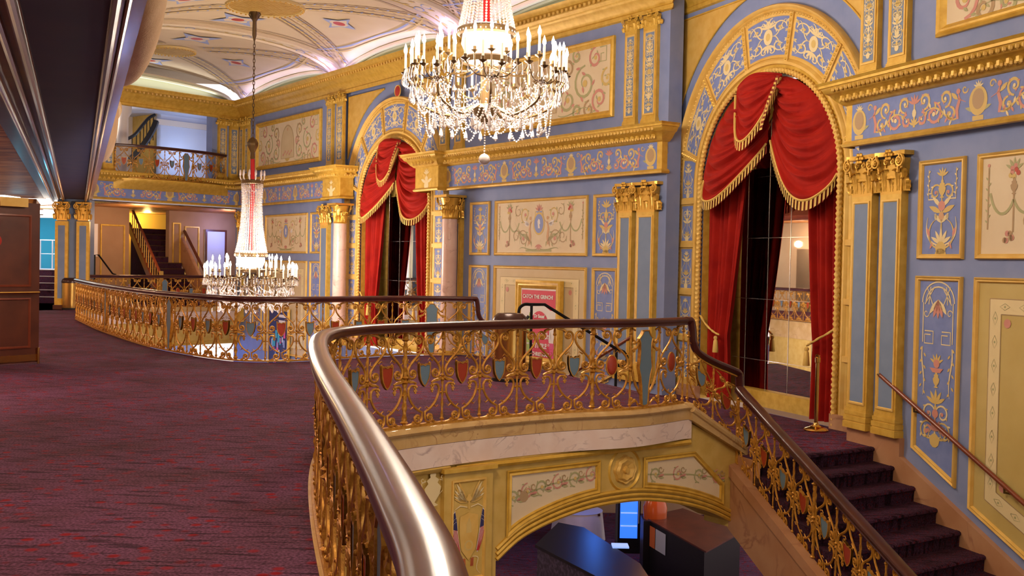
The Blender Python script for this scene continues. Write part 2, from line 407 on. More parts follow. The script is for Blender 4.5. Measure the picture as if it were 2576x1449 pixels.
# ------------------------------------------------------------ lights of the place, plus added fill lamps
def point(name, loc, col, w, r=.3):
    l = bpy.data.lights.new(name, 'POINT'); l.color = col; l.energy = w; l.shadow_soft_size = r
    o = bpy.data.objects.new(name, l); COL.objects.link(o); o.location = loc; return o
def area(name, loc, rot, sx, sy, col, w):
    l = bpy.data.lights.new(name, 'AREA'); l.shape = 'RECTANGLE'; l.size = sx; l.size_y = sy; l.color = col; l.energy = w
    o = bpy.data.objects.new(name, l); COL.objects.link(o); o.location = loc; o.rotation_euler = rot; return o
CH1 = PY(1222, 200, 13.7); CH2 = PY(632, 640, 24.4)
point('chandelier_light', (CH1.x, CH1.y, CH1.z + .1), (1, .86, .68), 560, .7)
point('chandelier_light', (CH2.x, CH2.y, CH2.z + .1), (1, .86, .70), 560, .7)
point('chandelier_light', (-.9, 3.2, 5.6), (1, .84, .62), 560, .7)           # added lamp out of view over the stairwell, standing in for a further chandelier
for x_, y_, w_ in ((-6.6, 11, 90), (-4.0, 5.5, 60), (-9.5, 17, 80), (-13.2, 24, 90)): area('hall_fill_light', (x_, y_, 3.06), (0, 0, 0), .5, .5, (1, .62, .46), w_)  # added area lights without fittings, giving warm light under the mezzanine
for x_, y_ in ((-9.2, 14.5), (-12.6, 21.0), (-15.0, 27.0)): point('hall_fill_lamp', (x_, y_, 2.35), (1, .62, .38), 38, .1)  # added bare lamps that brighten the foil ceiling
point('atrium_fill_lamp', (-6.5, 23.5, -1.3), (.9, .75, .8), 160, .5)  # added free-hanging lamps that brighten the dark atrium
point('atrium_fill_lamp', (-3.0, 19.5, -1.6), (1, .78, .55), 60, .4)
LOW = -5.1; LAND = -.63
# ------------------------------------------------------------ shells
def quad(name, pts, m, kind='structure', thick=0, parent=None):
    b = MB()
    if thick: 
        n = (Vector(pts[1]) - Vector(pts[0])).cross(Vector(pts[2]) - Vector(pts[0])).normalized() * thick
        q = [Vector(p) + n for p in pts]; k = len(pts)
        b.add([*pts, *q], [tuple(range(k)), tuple(range(2 * k - 1, k - 1, -1))] + [(i, (i + 1) % k, (i + 1) % k + k, i + k) for i in range(k)], m)
    else: b.add(pts, [tuple(range(len(pts)))], m)
    o = b.build(name, parent, smooth=False); o['kind'] = kind; return o
A_IN, B_IN, A_OUT, B_OUT, SPR = 1.68, 1.57, 2.44, 2.55, 2.80
BARZ = [-.37, .32, 1.08, 1.86, 2.57, 3.38]
def arch_pts(a, b, z0, spring=SPR, n=40, legs=3):
    p = [(-a, z0 + (spring - z0) * i / legs) for i in range(legs)]
    p += [(-a * cos(pi * i / n), spring + b * sin(pi * i / n)) for i in range(n + 1)]
    return p + [(a, spring - (spring - z0) * (i + 1) / legs) for i in range(legs)]
def arch_wall(name, W, uc, off, u0, u1, z0, z1, zf):
    inn = arch_pts(A_IN, B_IN, zf); out = []
    for x, z in inn:
        if z <= SPR + 1e-6: out.append((u0 - uc if x < 0 else u1 - uc, z))
        else:
            dx, dz = x, z - SPR; k = min(((u1 - uc) if dx > 0 else (u0 - uc)) / dx if abs(dx) > 1e-6 else 99, (z1 - SPR) / dz)
            out.append((dx * k, SPR + dz * k))
    b = MB(); n = len(inn)
    b.add([(x, 0, z) for x, z in inn] + [(x, 0, z) for x, z in out], [(i, i + 1, n + i + 1, n + i) for i in range(n - 1)], 'blue')
    for sx in (u0 - uc, u1 - uc):                                  # corners
        c = (sx, 0, z1); k = min(range(n), key=lambda i: abs(out[i][0] - sx) + abs(out[i][1] - z1) - .0)
        near = [i for i in range(n) if abs(out[i][0] - sx) < 1e-6 and out[i][1] > SPR]; top = [i for i in range(n) if abs(out[i][1] - z1) < 1e-6]
        if near and top:
            i = max(near, key=lambda i: out[i][1]); j = min(top, key=lambda i: abs(out[i][0] - sx)); b.add([(out[i][0], 0, out[i][1]), (out[j][0], 0, z1), c], [(0, 1, 2)], 'blue')
    if zf > z0: b.box(u0 - uc, u1 - uc, 0, .02, z0, zf, 'blue')
    # reveal and back of the niche
    b.add([(x, 0, z) for x, z in inn] + [(x, .5, z) for x, z in inn], [(i, i + 1, n + i + 1, n + i) for i in range(n - 1)], 'gold')
    o = b.build(name, None, W.M(uc, 0, off), smooth=False); return struct(o)
U_C = WB.uz(600, 645)[0]                                            # corner u
UR1 = -1.73                                                        # centre of second arch on WR
UA1 = -9.30                                                        # centre of first arch on WB
# middle bay and left bay of the long wall, stair wall
def slab(name, W, u0, u1, z0, z1, off=0, m='blue', th=.3):
    b = MB(); b.box(u0, u1, 0, th, z0, z1, m); return struct(b.build(name, None, W.M(0, 0, off), smooth=False))
ZT = 6.3
slab('wall_right', WB, U_C - .3, -11.9, LOW, ZT)
slab('wall_right', WB, -6.7, .12, -1.5, ZT)
arch_wall('wall_right', WB, UA1, -.1, -11.95, -6.65, LOW, ZT, LAND)
arch_wall('wall_right', WR, UR1, 0, -4.45, 1.3, LAND - .4, ZT, LAND)
slab('wall_right', WA, .16, 9.0, LOW, ZT + .2, 0)
quad('wall_right', [WB.pt(.12, -1.4), WR.pt(-4.45, -1.4), WR.pt(-4.45, ZT), WB.pt(.12, ZT)], 'blue')
# floor slab of the upper storey : carpeted, with the stairwell and the atrium cut out
near_top = [(-.05, 1.0), (-.12, 1.9), (-.25, 2.6), (-.53, 3.85), (-1.03, 6.0), (-1.34, 7.6), (-1.44, 8.6), (-1.32, 9.2), (-1.02, 9.62), (-.5, 10.15), (.05, 10.6), (.57, 10.95), (1.28, 11.3), (1.88, 11.9)]
NEAR = smooth_path([(x, y, 0) for x, y in near_top], 8)
far_top = [(-10.0, 25.1), (-9.22, 23.6), (-8.15, 21.6), (-6.8, 19.3), (-5.8, 17.75), (-5.1, 16.85), (-4.4, 16.1), (-3.85, 15.72), (-3.2, 15.85), (-2.6, 16.4), (-1.7, 17.3), (-.62, 17.6)]
FAR = smooth_path([(x, y, 0) for x, y in far_top], 8)
SE0 = Vector((1.95, 12.0, 0)); SE1 = Vector((-.42, 17.45, 0))        # edge of the upper floor above the short flight
b = MB()
left = [(-8, -6), (-20, -6), (-20, 60), (-14, 60), (-13.5, 33)]
poly = [(p.x, p.y) for p in NEAR] + [(SE0.x, SE0.y), (SE1.x, SE1.y)] + [(p.x, p.y) for p in reversed(FAR)] + [(-10.9, 27.5), (-11.6, 29.75), (-14, 60), (-22, 60), (-22, -6), (-.05, -6)]
from mathutils.geometry import tessellate_polygon
me = bpy.data.meshes.new('floor'); me.from_pydata([(x, y, 0) for x, y in poly], [], [tuple(f) for f in tessellate_polygon([[Vector((x, y, 0)) for x, y in poly]])]); me.materials.append(MT['carpet'])
o = bpy.data.objects.new('floor', me); COL.objects.link(o); struct(o)
quad('floor', [(-.05, -6, 0), (6.6, -6, 0), (6.6, .4, 0), (-.05, 1.0, 0)], 'carpet')
b = MB(); b.sweep([(p.x, p.y) for p in FAR], [(-.02, 0), (-.02, -.5)], 'marble_gold', plane='xy'); struct(b.build('trim_1')); b = MB(); b.sweep([(p.x, p.y) for p in FAR], [(-.03, -.5), (-.03, LOW)], 'plaster_gold', plane='xy'); struct(b.build('wall_side'))
# lower storey
quad('floor', [(-30, -8, LOW), (12, -8, LOW), (12, 60, LOW), (-30, 60, LOW)], 'carpet')
# landing
TA = WA.t; NA = WA.n
L0 = Vector((2.60, 12.42, LAND))                                     # top of the right hand stringer
w_ = (WA.pt(0, LAND) - L0).dot(NA)
RISE, RUN = .165, .372
nosR = WA.pt(.68, LAND, .03); nosL = L0 + (nosR - L0) * 0; k = (nosR - L0)
STD = Vector((-.836, -.549, 0))                                      # nosing direction, towards the open side
def hit_line(p, d, q, e):
    den = d.x * e.y - d.y * e.x; t = ((q.x - p.x) * e.y - (q.y - p.y) * e.x) / den; return p + d * t
nosL = hit_line(nosR, STD, L0, Vector((TA.x, TA.y, 0)))
# short flight of four steps between the upper floor and the landing
ed = (SE1 - SE0).normalized(); en = Vector((ed.y, -ed.x, 0))
if en.x < 0: en = -en
lp = [SE0, SE1] + [SE1 + Vector((-2.5, 3.2, 0)), WB.pt(-6.2), WB.pt(.15, 0), WR.pt(-4.45), WR.pt(1.2), WA.pt(.15), nosR, nosL, Vector((L0.x, L0.y, 0))]
b = MB(); b.add([(p.x, p.y, LAND) for p in lp], [tuple(range(len(lp)))], 'carpet'); o = b.build('floor', smooth=False); struct(o)
t = thing('staircase', 'short carpeted flight of steps from upper floor down to mirror landing', 'stairs', T(0, 0, 0))
LD = Vector((L0.x - SE0.x, L0.y - SE0.y, 0))
for k in range(4):
    z0 = -(k + 1) * .1575; fr = lambda w: hit_line(SE0 + en * w, ed, SE0 + Vector((-.02, .05, 0)), LD)
    a, a2 = fr(.30 * k), fr(.30 * k + .30); c = SE1 + en * (.30 * k); c2 = SE1 + en * (.30 * k + .30)
    b = MB(); b.prism([(a.x, a.y), (c.x, c.y), (c2.x, c2.y), (a2.x, a2.y)], LAND - .02, z0 + .002, 'carpet', 'z'); b.build('step', t, smooth=False)
b = MB(); b.prism([(SE0.x, SE0.y), (SE1.x, SE1.y), (SE1.x - en.x * .12, SE1.y - en.y * .12), (SE0.x - en.x * .12, SE0.y - en.y * .12)], LAND, .004, 'carpet', 'z'); b.build('top_nosing', t, smooth=False)
# right hand stair flight, going down towards the camera
t = thing('staircase', 'wide purple carpeted flight going down beside the blue panelled wall', 'stairs', T(0, 0, 0))
NS = 15
for k in range(NS):
    a = nosR + TA * RUN * k; c = nosL + TA * RUN * k; z1 = LAND - RISE * k
    b = MB(); zb = z1 - RISE
    nd = TA * .03; pr = [(a - c)]
    # tread nosing, riser, tread
    L = lambda p, dx, z: (p.x + TA.x * dx, p.y + TA.y * dx, z)
    prof = [(-.05, z1 + .004), (.0, z1 + .004), (.025, z1 - .008), (.028, z1 - .03), (.005, z1 - .045), (.0, zb), (RUN + .01, zb)]
    v = [L(c, dx, z) for dx, z in prof] + [L(a, dx, z) for dx, z in prof]; n = len(prof)
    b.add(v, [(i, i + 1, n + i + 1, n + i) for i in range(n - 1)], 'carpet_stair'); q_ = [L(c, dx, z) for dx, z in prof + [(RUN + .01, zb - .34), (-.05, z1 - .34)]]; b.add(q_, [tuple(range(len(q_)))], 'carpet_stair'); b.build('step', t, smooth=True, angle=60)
# gold marble skirting that follows the stair along the wall
b = MB(); sk = lambda u: LAND - .0 - (u - .68) / RUN * RISE
pl = [(.16, LAND), (.16, -.45), (1.16, -.45), (1.16, sk(.75)), (6.5, sk(6.1)), (6.5, sk(6.5) - 1.0), (.68, LAND - .6)]
b.prism(pl, -.07, .0, 'stringer'); o = b.build('baseboard_right', None, WA.M(), smooth=False); struct(o)
# landing underside and low walls
# ------------------------------------------------------------ wall decoration builders
FR = [(0, 0), (0, .03), (.012, .045), (.03, .032), (.042, .034), (.055, .018), (.06, 0)]
FRB = [(0, 0), (0, .05), (.03, .075), (.055, .05), (.075, .06), (.10, .03), (.12, .012), (.13, 0)]
def panel(W, poly, label, field='blue_panel', prof=FR, off=0, orn=None, name='wall_panel', border=None, fm='gold_light'):
    """poly: corner list (u,z) going clockwise from bottom left"""
    cu = sum(p[0] for p in poly) / len(poly); z0 = min(p[1] for p in poly)
    t = thing(name, label, 'panel', W.M(cu, z0, off)); P = [(p[0] - cu, p[1] - z0) for p in poly]
    ar = sum(P[i - 1][0] * P[i][1] - P[i][0] * P[i - 1][1] for i in range(len(P)))
    if ar < 0: P = P[::-1]
    b = MB(); b.sweep(P, prof, fm, closed=True); b.build('moulding', t)
    b = MB(); b.poly(P, field, -.006); b.build('field', t, smooth=False)
    if orn:
        o = Orn(-.010); orn(o, P); o.build('painted_ornament', t)
    return t
def rect(u0, u1, z0, z1): return [(u0, z0), (u0, z1), (u1, z1), (u1, z0)]
def leaf3(b, x, z, w, h, y0, curl, m, side=0):
    """acanthus leaf standing on the bell: grid curling outwards at the tip"""
    def fn(i, j):
        q = (i - .5) * 2; wd = w * .5 * (.55 + .5 * sin(pi * min(1, .15 + j * .62))) * (1 + .16 * cos(j * 24)) * (1 if j < .7 else max(.12, 1 - (j - .7) * 2.9))
        yy = y0 - curl * j ** 2.2 + abs(q) * w * .22 + .012 * cos(q * 9); zz = z + h * (j if j < .8 else .8 + (j - .8) * -.6)
        if j > .8: yy -= curl * .5 * (j - .8) * 4
        return (x + q * wd + side * j * w * .2, yy, zz)
    b.grid(fn, 6, 9, m)
def volute(b, x, z, r, y, m, sg):
    pts = [(x + sg * (-r * .6 + 0), y + .02, z - r * 1.6)]
    n = 16
    for i in range(n + 1):
        t = i / n; a = pi / 2 + (1.6 * 2 * pi) * t; q = r * (1 - .75 * t); pts.append((x + sg * -q * sin(a - pi / 2) * 1 if False else x - sg * q * cos(a) * 1, y - .01 * t, z + q * sin(a)))
    b.tube(pts, lambda t: r * .26 * (1 - .4 * t), m, 5); b.ball((x, y - .02, z), r * .28, m)
def capital_mesh(w, h, d, m='gold_bright'):
    b = MB(); hw = w / 2
    b.box(-hw * 1.02, hw * 1.02, -d, 0, 0, h * .06, m)                          # astragal
    for j in range(6):
        z0, z1 = h * (.06 + .13 * j), h * (.06 + .13 * (j + 1)); q = 1 + .04 * j
        b.box(-hw * .92 * q, hw * .92 * q, -d * .9 * q, 0, z0, z1, m)
    ab = [(-hw * 1.42, 0), (-hw * 1.42, -d * 1.35), (-hw * 1.25, -d * 1.6), (-hw * .4, -d * 1.28), (0, -d * 1.45), (hw * .4, -d * 1.28), (hw * 1.25, -d * 1.6), (hw * 1.42, -d * 1.35), (hw * 1.42, 0)]
    b.prism(ab[::-1], h * .90, h, m, 'z')
    for x in (-.62, 0, .62): leaf3(b, x * w, h * .06, w * .44, h * .40, -d * .95, d * .5, m)
    for x in (-.32, .32): leaf3(b, x * w, h * .08, w * .42, h * .66, -d * 1.0, d * .65, m)
    for sg in (-1, 1): volute(b, sg * hw * 1.12, h * .76, h * .16, -d * 1.55, m, sg); volute(b, sg * hw * .34, h * .76, h * .08, -d * 1.3, m, -sg); leaf3(b, sg * w * .55, h * .35, w * .3, h * .32, -d * 1.0, d * .5, m, sg)
    for i in range(6): b.ball((.13 * w * cos(i * pi / 3), -d * 1.5, h * .92 + .13 * w * sin(i * pi / 3)), w * .07, m, 5, 3)
    return b
def capital_round(r, h, m='gold_bright'):
    b = MB(); b.lathe([(r * 1.08, 0), (r * 1.15, h * .03), (r, h * .06), (r * .98, h * .3), (r * 1.15, h * .7), (r * 1.35, h * .88)], m, 20)
    for tier, (n, hh, off) in enumerate(((8, .42, 0), (8, .68, pi / 8))):
        for i in range(n):
            k = len(b.v); leaf3(b, 0, h * .06, r * .85, h * hh, -r * 1.0, r * .35, m); b.xf(RZ(off + i * 2 * pi / n), k)
    for i in range(4):
        k = len(b.v); volute(b, 0, h * .78, h * .12, -r * 1.7, m, 1); b.xf(RZ(pi / 4 + i * pi / 2), k)
    s = r * 1.55; b.box(-s, s, -s, s, h * .9, h, m); return b
def base_mesh(w, z, d, h, m='gold'):
    hw = w / 2; b = MB()
    for f0, f1, e in ((0, .30, .30), (.30, .36, .18), (.36, .58, .26), (.58, .64, .12), (.64, .82, .18), (.82, 1, .06)):
        x = hw + d * e; b.box(-x, x, -d * (1 + e), 0, h * f0, h * f1, m)
    return b
CAPS = {}
def pilaster(W, u0, u1, z0, z1, label, off=0, d=.10, cap=.5, base=.26, style='blue', seed=0):
    w = u1 - u0; t = thing('pilaster', label, 'pilaster', W.M((u0 + u1) / 2, z0, off)); H = z1 - z0; hw = w / 2
    b = MB(); b.box(-hw, hw, -d, 0, base, H - cap, 'gold'); b.build('shaft', t, smooth=False)
    e = .055 if style == 'blue' else .05
    P = [(-hw + e, base + .06), (hw - e, base + .06), (hw - e, H - cap - .08), (-hw + e, H - cap - .08)]
    b = MB(); b.sweep(P, [(-.02, 0), (-.02, .012), (.0, .014), (.012, .004), (.012, 0)], 'gold_light', closed=True, yoff=-d); b.build('moulding', t)
    b = MB(); b.poly(P, 'blue_pil', -d - .003); b.build('inset_panel', t, smooth=False)
    if style == 'orn':
        o = Orn(-d - .006); candelabra(o, w - 2 * e, base + .1, H - cap - .12, 'orn_cream', 'orn_cream', 'orn_gold', seed); candelabra(o, (w - 2 * e) * .9, base + .3, H - cap - .2, 'orn_cream', 'orn_gold', 'orn_cream', seed + 3); o.build('painted_ornament', t)
    key = (round(w, 2), round(cap, 2), round(d, 2), style)
    if key not in CAPS: c = capital_mesh(w, cap, d, 'gold_bright' if style == 'blue' else 'gold').build('capital', t); CAPS[key] = c.data
    else: c = bpy.data.objects.new('capital', CAPS[key]); COL.objects.link(c); c.parent = t
    c.location = (0, 0, H - cap)
    base_mesh(w, 0, d, base).build('base', t, smooth=False)
    return t
def big_scene(o, P):                    # wide cream panel: cameo, cupids, flower stands and garlands
    w = max(p[0] for p in P); h = max(p[1] for p in P); c = h * .56
    for sg in (1, -1):
        o.stroke(bez((0, h * .13), (sg * w * .2, h * .05), (sg * w * .35, h * .2), (sg * w * .42, h * .12), 14), .022, 'orn_green')
        o.spiral(sg * w * .34, h * .30, h * .17, pi * (sg < 0), 1.3 * sg, 'orn_brown', .022, 4, 'orn_green', 'orn_pink')
        o.spiral(sg * w * .50, h * .34, h * .12, 0, -1.2 * sg, 'orn_brown', .02, 3, 'orn_green')
        o.spiral(sg * w * .30, h * .72, h * .15, -pi / 2, 1.2 * sg, 'orn_gold', .022, 4, 'orn_green', 'orn_pink')
        o.spiral(sg * w * .46, h * .78, h * .11, pi / 2, -1.2 * sg, 'orn_brown', .018, 3, 'orn_green')
        for k in range(5): o.stroke(bez((sg * w * .15, h * (.16 + .02 * k)), (sg * w * .25, h * (.5 - .06 * k)), (sg * w * .45, h * .4), (sg * w * (.42 + .03 * k), h * (.2 + .1 * k)), 10), .010, 'orn_green')
        X = sg * w * .66
        o.stroke([(X, h * .25), (X, h * .72)], .02, 'orn_brown', False); o.urn(X, h * .60, h * .16, 'orn_brown')
        for k in range(7): o.disc(X + sg * .03 * cos(k * 2.4) * (1 + k * .2), h * .80 + .03 * sin(k * 2.4) * (1 + k * .2), .028, ('orn_pink', 'orn_red', 'orn_gold')[k % 3], 8)
        o.fan(X, h * .82, h * .12, 'orn_green', 5)
        o.stroke(bez((sg * w * .44, h * .58), (sg * w * .50, h * .38), (sg * w * .60, h * .38), (X, h * .55), 12), .03, 'orn_green', False)
        o.stroke(bez((X, h * .55), (sg * w * .72, h * .36), (sg * w * .84, h * .38), (sg * w * .88, h * .62), 12), .03, 'orn_green', False)
        o.stroke([(sg * w * .90, h * .28), (sg * w * .90, h * .86)], .018, 'orn_brown', False); o.disc(sg * w * .90, h * .88, .02, 'orn_pink', 8)
        for k in range(9): o.leaf(sg * w * .90, h * (.34 + .05 * k), pi / 2 + .8 * (-1) ** k, .05, .02, 'orn_green')
        for k in range(6): o.disc(sg * w * .70 + .05 * cos(k * 1.1), h * .20 + .045 * sin(k * 1.9), .032, ('orn_pink', 'orn_brown')[k % 2], 8)
        X = sg * w * .20                              # cupid with wings
        o.stroke([(X, h * .20), (X - sg * .02, h * .34), (X + sg * .005, h * .46), (X - sg * .03, h * .60)], .065, 'skin_paint'); o.stroke([(X + sg * .05, h * .17), (X + sg * .02, h * .36)], .035, 'skin_paint')
        o.disc(X - sg * .02, h * .655, .036, 'skin_paint', 10, dy=-.0012); o.stroke([(X - sg * .02, h * .56), (X - sg * .12, h * .62)], .026, 'skin_paint')
        for a, l in ((.35, .2), (.1, .18), (-.15, .14)): o.leaf(X + sg * .01, h * .55, a if sg > 0 else pi - a, l, .055, 'paper')
    o.disc(0, c, h * .20, 'orn_gold', 24, .82); o.disc(0, c, h * .165, 'orn_blue', 24, .80, dy=-.002)
    o.blob([(-.02, c - .09), (.04, c - .09), (.02, c - .02), (.045, c), (.03, c + .07), (-.01, c + .09), (-.04, c + .04), (-.03, c - .02)], 'paper', -.003)
    o.fan(0, h * .78, h * .13, 'orn_pink', 5); o.fan(0, h * .76, h * .10, 'orn_blue', 3, sp=1.5); o.pair(0, h * .74, h * .07, 'orn_gold', .016, -1)
    o.stroke([(-w * .28, h * .09), (w * .28, h * .09)], .04, 'orn_green', False); o.fan(0, h * .20, h * .12, 'orn_pink', 5, -pi / 2)
def small_up(o, P):
    w = max(p[0] for p in P) * 2 - .12; h = max(p[1] for p in P)
    candelabra(o, w * .86, h * .08, h * .92, 'orn_gold', 'orn_cream', 'orn_pink', 3)
    for sg in (1, -1):
        X = sg * w * .36; o.stroke([(X, h * .62), (X, h * .90)], .012, 'orn_gold', False)
        for k in range(6): o.leaf(X, h * (.64 + .045 * k), pi / 2 + .7 * (-1) ** k, .04, .018, 'orn_cream')
        o.stroke(bez((0, h * .14), (X * 1.1, h * .14), (X * 1.2, h * .3), (X, h * .42), 10), .022, 'orn_cream'); o.leaf(X * .8, h * .1, pi / 2 + sg * .5, .09, .03, 'orn_pink')
        o.stroke([(sg * w * .18, h * .60), (X, h * .60), (X, h * .66), (sg * w * .26, h * .66), (sg * w * .26, h * .62)], .016, 'orn_cream', False)
    o.disc(0, h * .43, .045, 'skin_paint', 12, dy=-.002); o.stroke([(0, h * .2), (0, h * .4)], .06, 'orn_cream'); o.leaf(0, h * .36, 2.4, .16, .05, 'orn_cream'); o.leaf(0, h * .36, .75, .16, .05, 'orn_cream')
    o.blob([(.09 * cos(pi * i / 10), h * .045 + .07 * sin(pi * i / 10)) for i in range(11)], 'orn_gold')
def small_low(o, P):
    w = max(p[0] for p in P) * 2 - .12; h = max(p[1] for p in P)
    for r in (.34, .26): o.stroke([(w * r * 1.2 * cos(pi * i / 16), h - .30 + w * r * 1.1 * sin(pi * i / 16)) for i in range(17)], .016, 'orn_cream', False)
    for sg in (1, -1):
        X = sg * w * .38; o.stroke([(X, h - .3), (X, h - .75)], .014, 'orn_cream', False)
        for k in range(3): o.stroke([(sg * w * (.1 + .1 * k), h - .12), (sg * w * (.34 - .1 * k), h - .32)], .012, 'orn_cream', False)
        q = sg * w * .22; s = .07; o.stroke([(q - s, h - .62), (q + s, h - .62), (q + s, h - .76), (q - s, h - .76), (q - s, h - .66), (q + s * .4, h - .66)], .014, 'orn_cream', False)
        o.spiral(sg * w * .3, h - .42, .05, 0, sg, 'orn_cream', .012, 0)
        o.stroke(bez((X, h - .8), (X * 1.15, h - 1.0), (X * .7, h - 1.1), (X * .9, h - 1.35), 14), .022, 'orn_cream')
        for k in range(8): o.leaf(X * (1.0 - .1 * (k % 2)), h - .8 - .07 * k, -pi / 2 + sg * .7 * (-1) ** k, .06, .025, 'orn_gold')
    for a in (-.7, -.35, 0, .35, .7): o.leaf(0, h - .26, -pi / 2 + a, .22, .06, 'orn_pink' if abs(a) < .5 else 'orn_cream')
    o.urn(0, h - 1.25, .20, 'orn_gold'); o.disc(0, h - .98, .05, 'orn_pink', 10); o.fan(0, h - .98, .12, 'orn_gold', 5)
    o.blob([(-.11, h - 1.03), (.11, h - 1.03), (.06, h - 1.08), (-.06, h - 1.08)], 'orn_pink', -.002)
    candelabra(o, w * .8, .12 if h < 2.3 else .45, h - 1.25, 'orn_gold', 'orn_cream', 'orn_pink', 1)
    o.pair(0, max(.3, h - 1.75), w * .22, 'orn_gold', .02, 1, 'orn_cream', 'orn_pink')
def big_low(o, P):                     # ochre panel with a painted cream border following its outline
    cx = 0; q = []
    n = len(P)
    def inset(d):
        out = []
        for i in range(n):
            p = Vector(P[i]); a = (p - Vector(P[i - 1])).normalized(); c = (Vector(P[(i + 1) % n]) - p).normalized()
            n1 = Vector((-a.y, a.x)); n2 = Vector((-c.y, c.x)); m = (n1 + n2).normalized(); out.append(tuple(p + m * (d / max(.35, m.dot(n1)))))
        return out
    i1, i2 = inset(.22), inset(.38)
    for k in range(n):
        a, c, d, e = i1[k], i1[(k + 1) % n], i2[(k + 1) % n], i2[k]; o.blob([a, c, d, e], 'orn_cream', 0)
        for L in (i1, i2): o.stroke([L[k], L[(k + 1) % n]], .010, 'orn_brown', False)
        m1 = inset(.30); A, B = Vector(m1[k]), Vector(m1[(k + 1) % n]); l = (B - A).length; s = max(1, int(l / .24)); dr = (B - A).normalized(); nn = Vector((-dr.y, dr.x))
        for j in range(s):
            p = A + dr * (l * (j + .5) / s); o.stroke([tuple(p - dr * .07), tuple(p - nn * .035), tuple(p + dr * .07), tuple(p + nn * .035), tuple(p - dr * .07)], .007, 'orn_green', False); o.disc(p.x, p.y, .014, 'orn_green', 6)
    for k in range(n):
        p = Vector(inset(.47)[k]); o.disc(p.x, p.y, .05, 'orn_pink', 8)
def arabesque(o, P):                   # cream picture panel with a goddess arch and scrolls
    w = max(p[0] for p in P); h = max(p[1] for p in P)
    o.blob([(w * .2 * cos(pi * i / 16), h * .42 + h * .42 * sin(pi * i / 16)) for i in range(17)] + [(-w * .2, h * .16), (w * .2, h * .16)], 'ceil_line')
    o.blob([(w * .185 * cos(pi * i / 16), h * .42 + h * .39 * sin(pi * i / 16)) for i in range(17)] + [(-w * .185, h * .17), (w * .185, h * .17)], 'cream2', -.0012)
    o.stroke([(0, h * .22), (.02, h * .40), (-.01, h * .60), (0, h * .70)], .13, 'orn_gold'); o.stroke([(0, h * .46), (0, h * .64)], .07, 'orn_red'); o.disc(0, h * .745, .045, 'skin_paint', 10, dy=-.003)
    for k in range(9): o.disc(-.28 + .07 * k, h * (.24 + .03 * (k % 3)), .04, ('orn_pink', 'skin_paint')[k % 2], 7, dy=-.002)
    o.fan(0, h * .10, h * .15, 'orn_gold', 7)
    for sg in (1, -1):
        for (x, z, r, tn, m) in ((.36, .30, .17, 1.3, 'orn_green'), (.36, .70, .15, -1.3, 'orn_brown'), (.60, .48, .22, 1.4, 'orn_green'), (.80, .25, .15, -1.3, 'orn_pink'), (.74, .78, .13, 1.2, 'orn_pink'), (.50, .14, .10, -1.1, 'orn_green'), (.90, .5, .12, 1.1, 'orn_gold'), (.48, .85, .09, 1.2, 'orn_green'), (.66, .14, .11, 1.2, 'orn_brown'), (.30, .50, .09, -1.2, 'orn_pink')):
            o.spiral(sg * w * x, h * z, h * r * 1.05, pi / 2 * (1 if tn > 0 else 3), tn * sg, m, .055, 5, 'orn_green' if m != 'orn_green' else 'orn_pink', 'orn_gold')
        X = sg * w * .84; o.stroke([(X - .09, h * .90), (X + .09, h * .90), (X + .09, h * .72), (X - .06, h * .72), (X - .06, h * .82), (X + .03, h * .82)], .02, 'orn_green', False)
        o.stroke(bez((sg * w * .22, h * .12), (sg * w * .4, h * .02), (sg * w * .6, h * .3), (sg * w * .7, h * .1), 12), .022, 'orn_green')
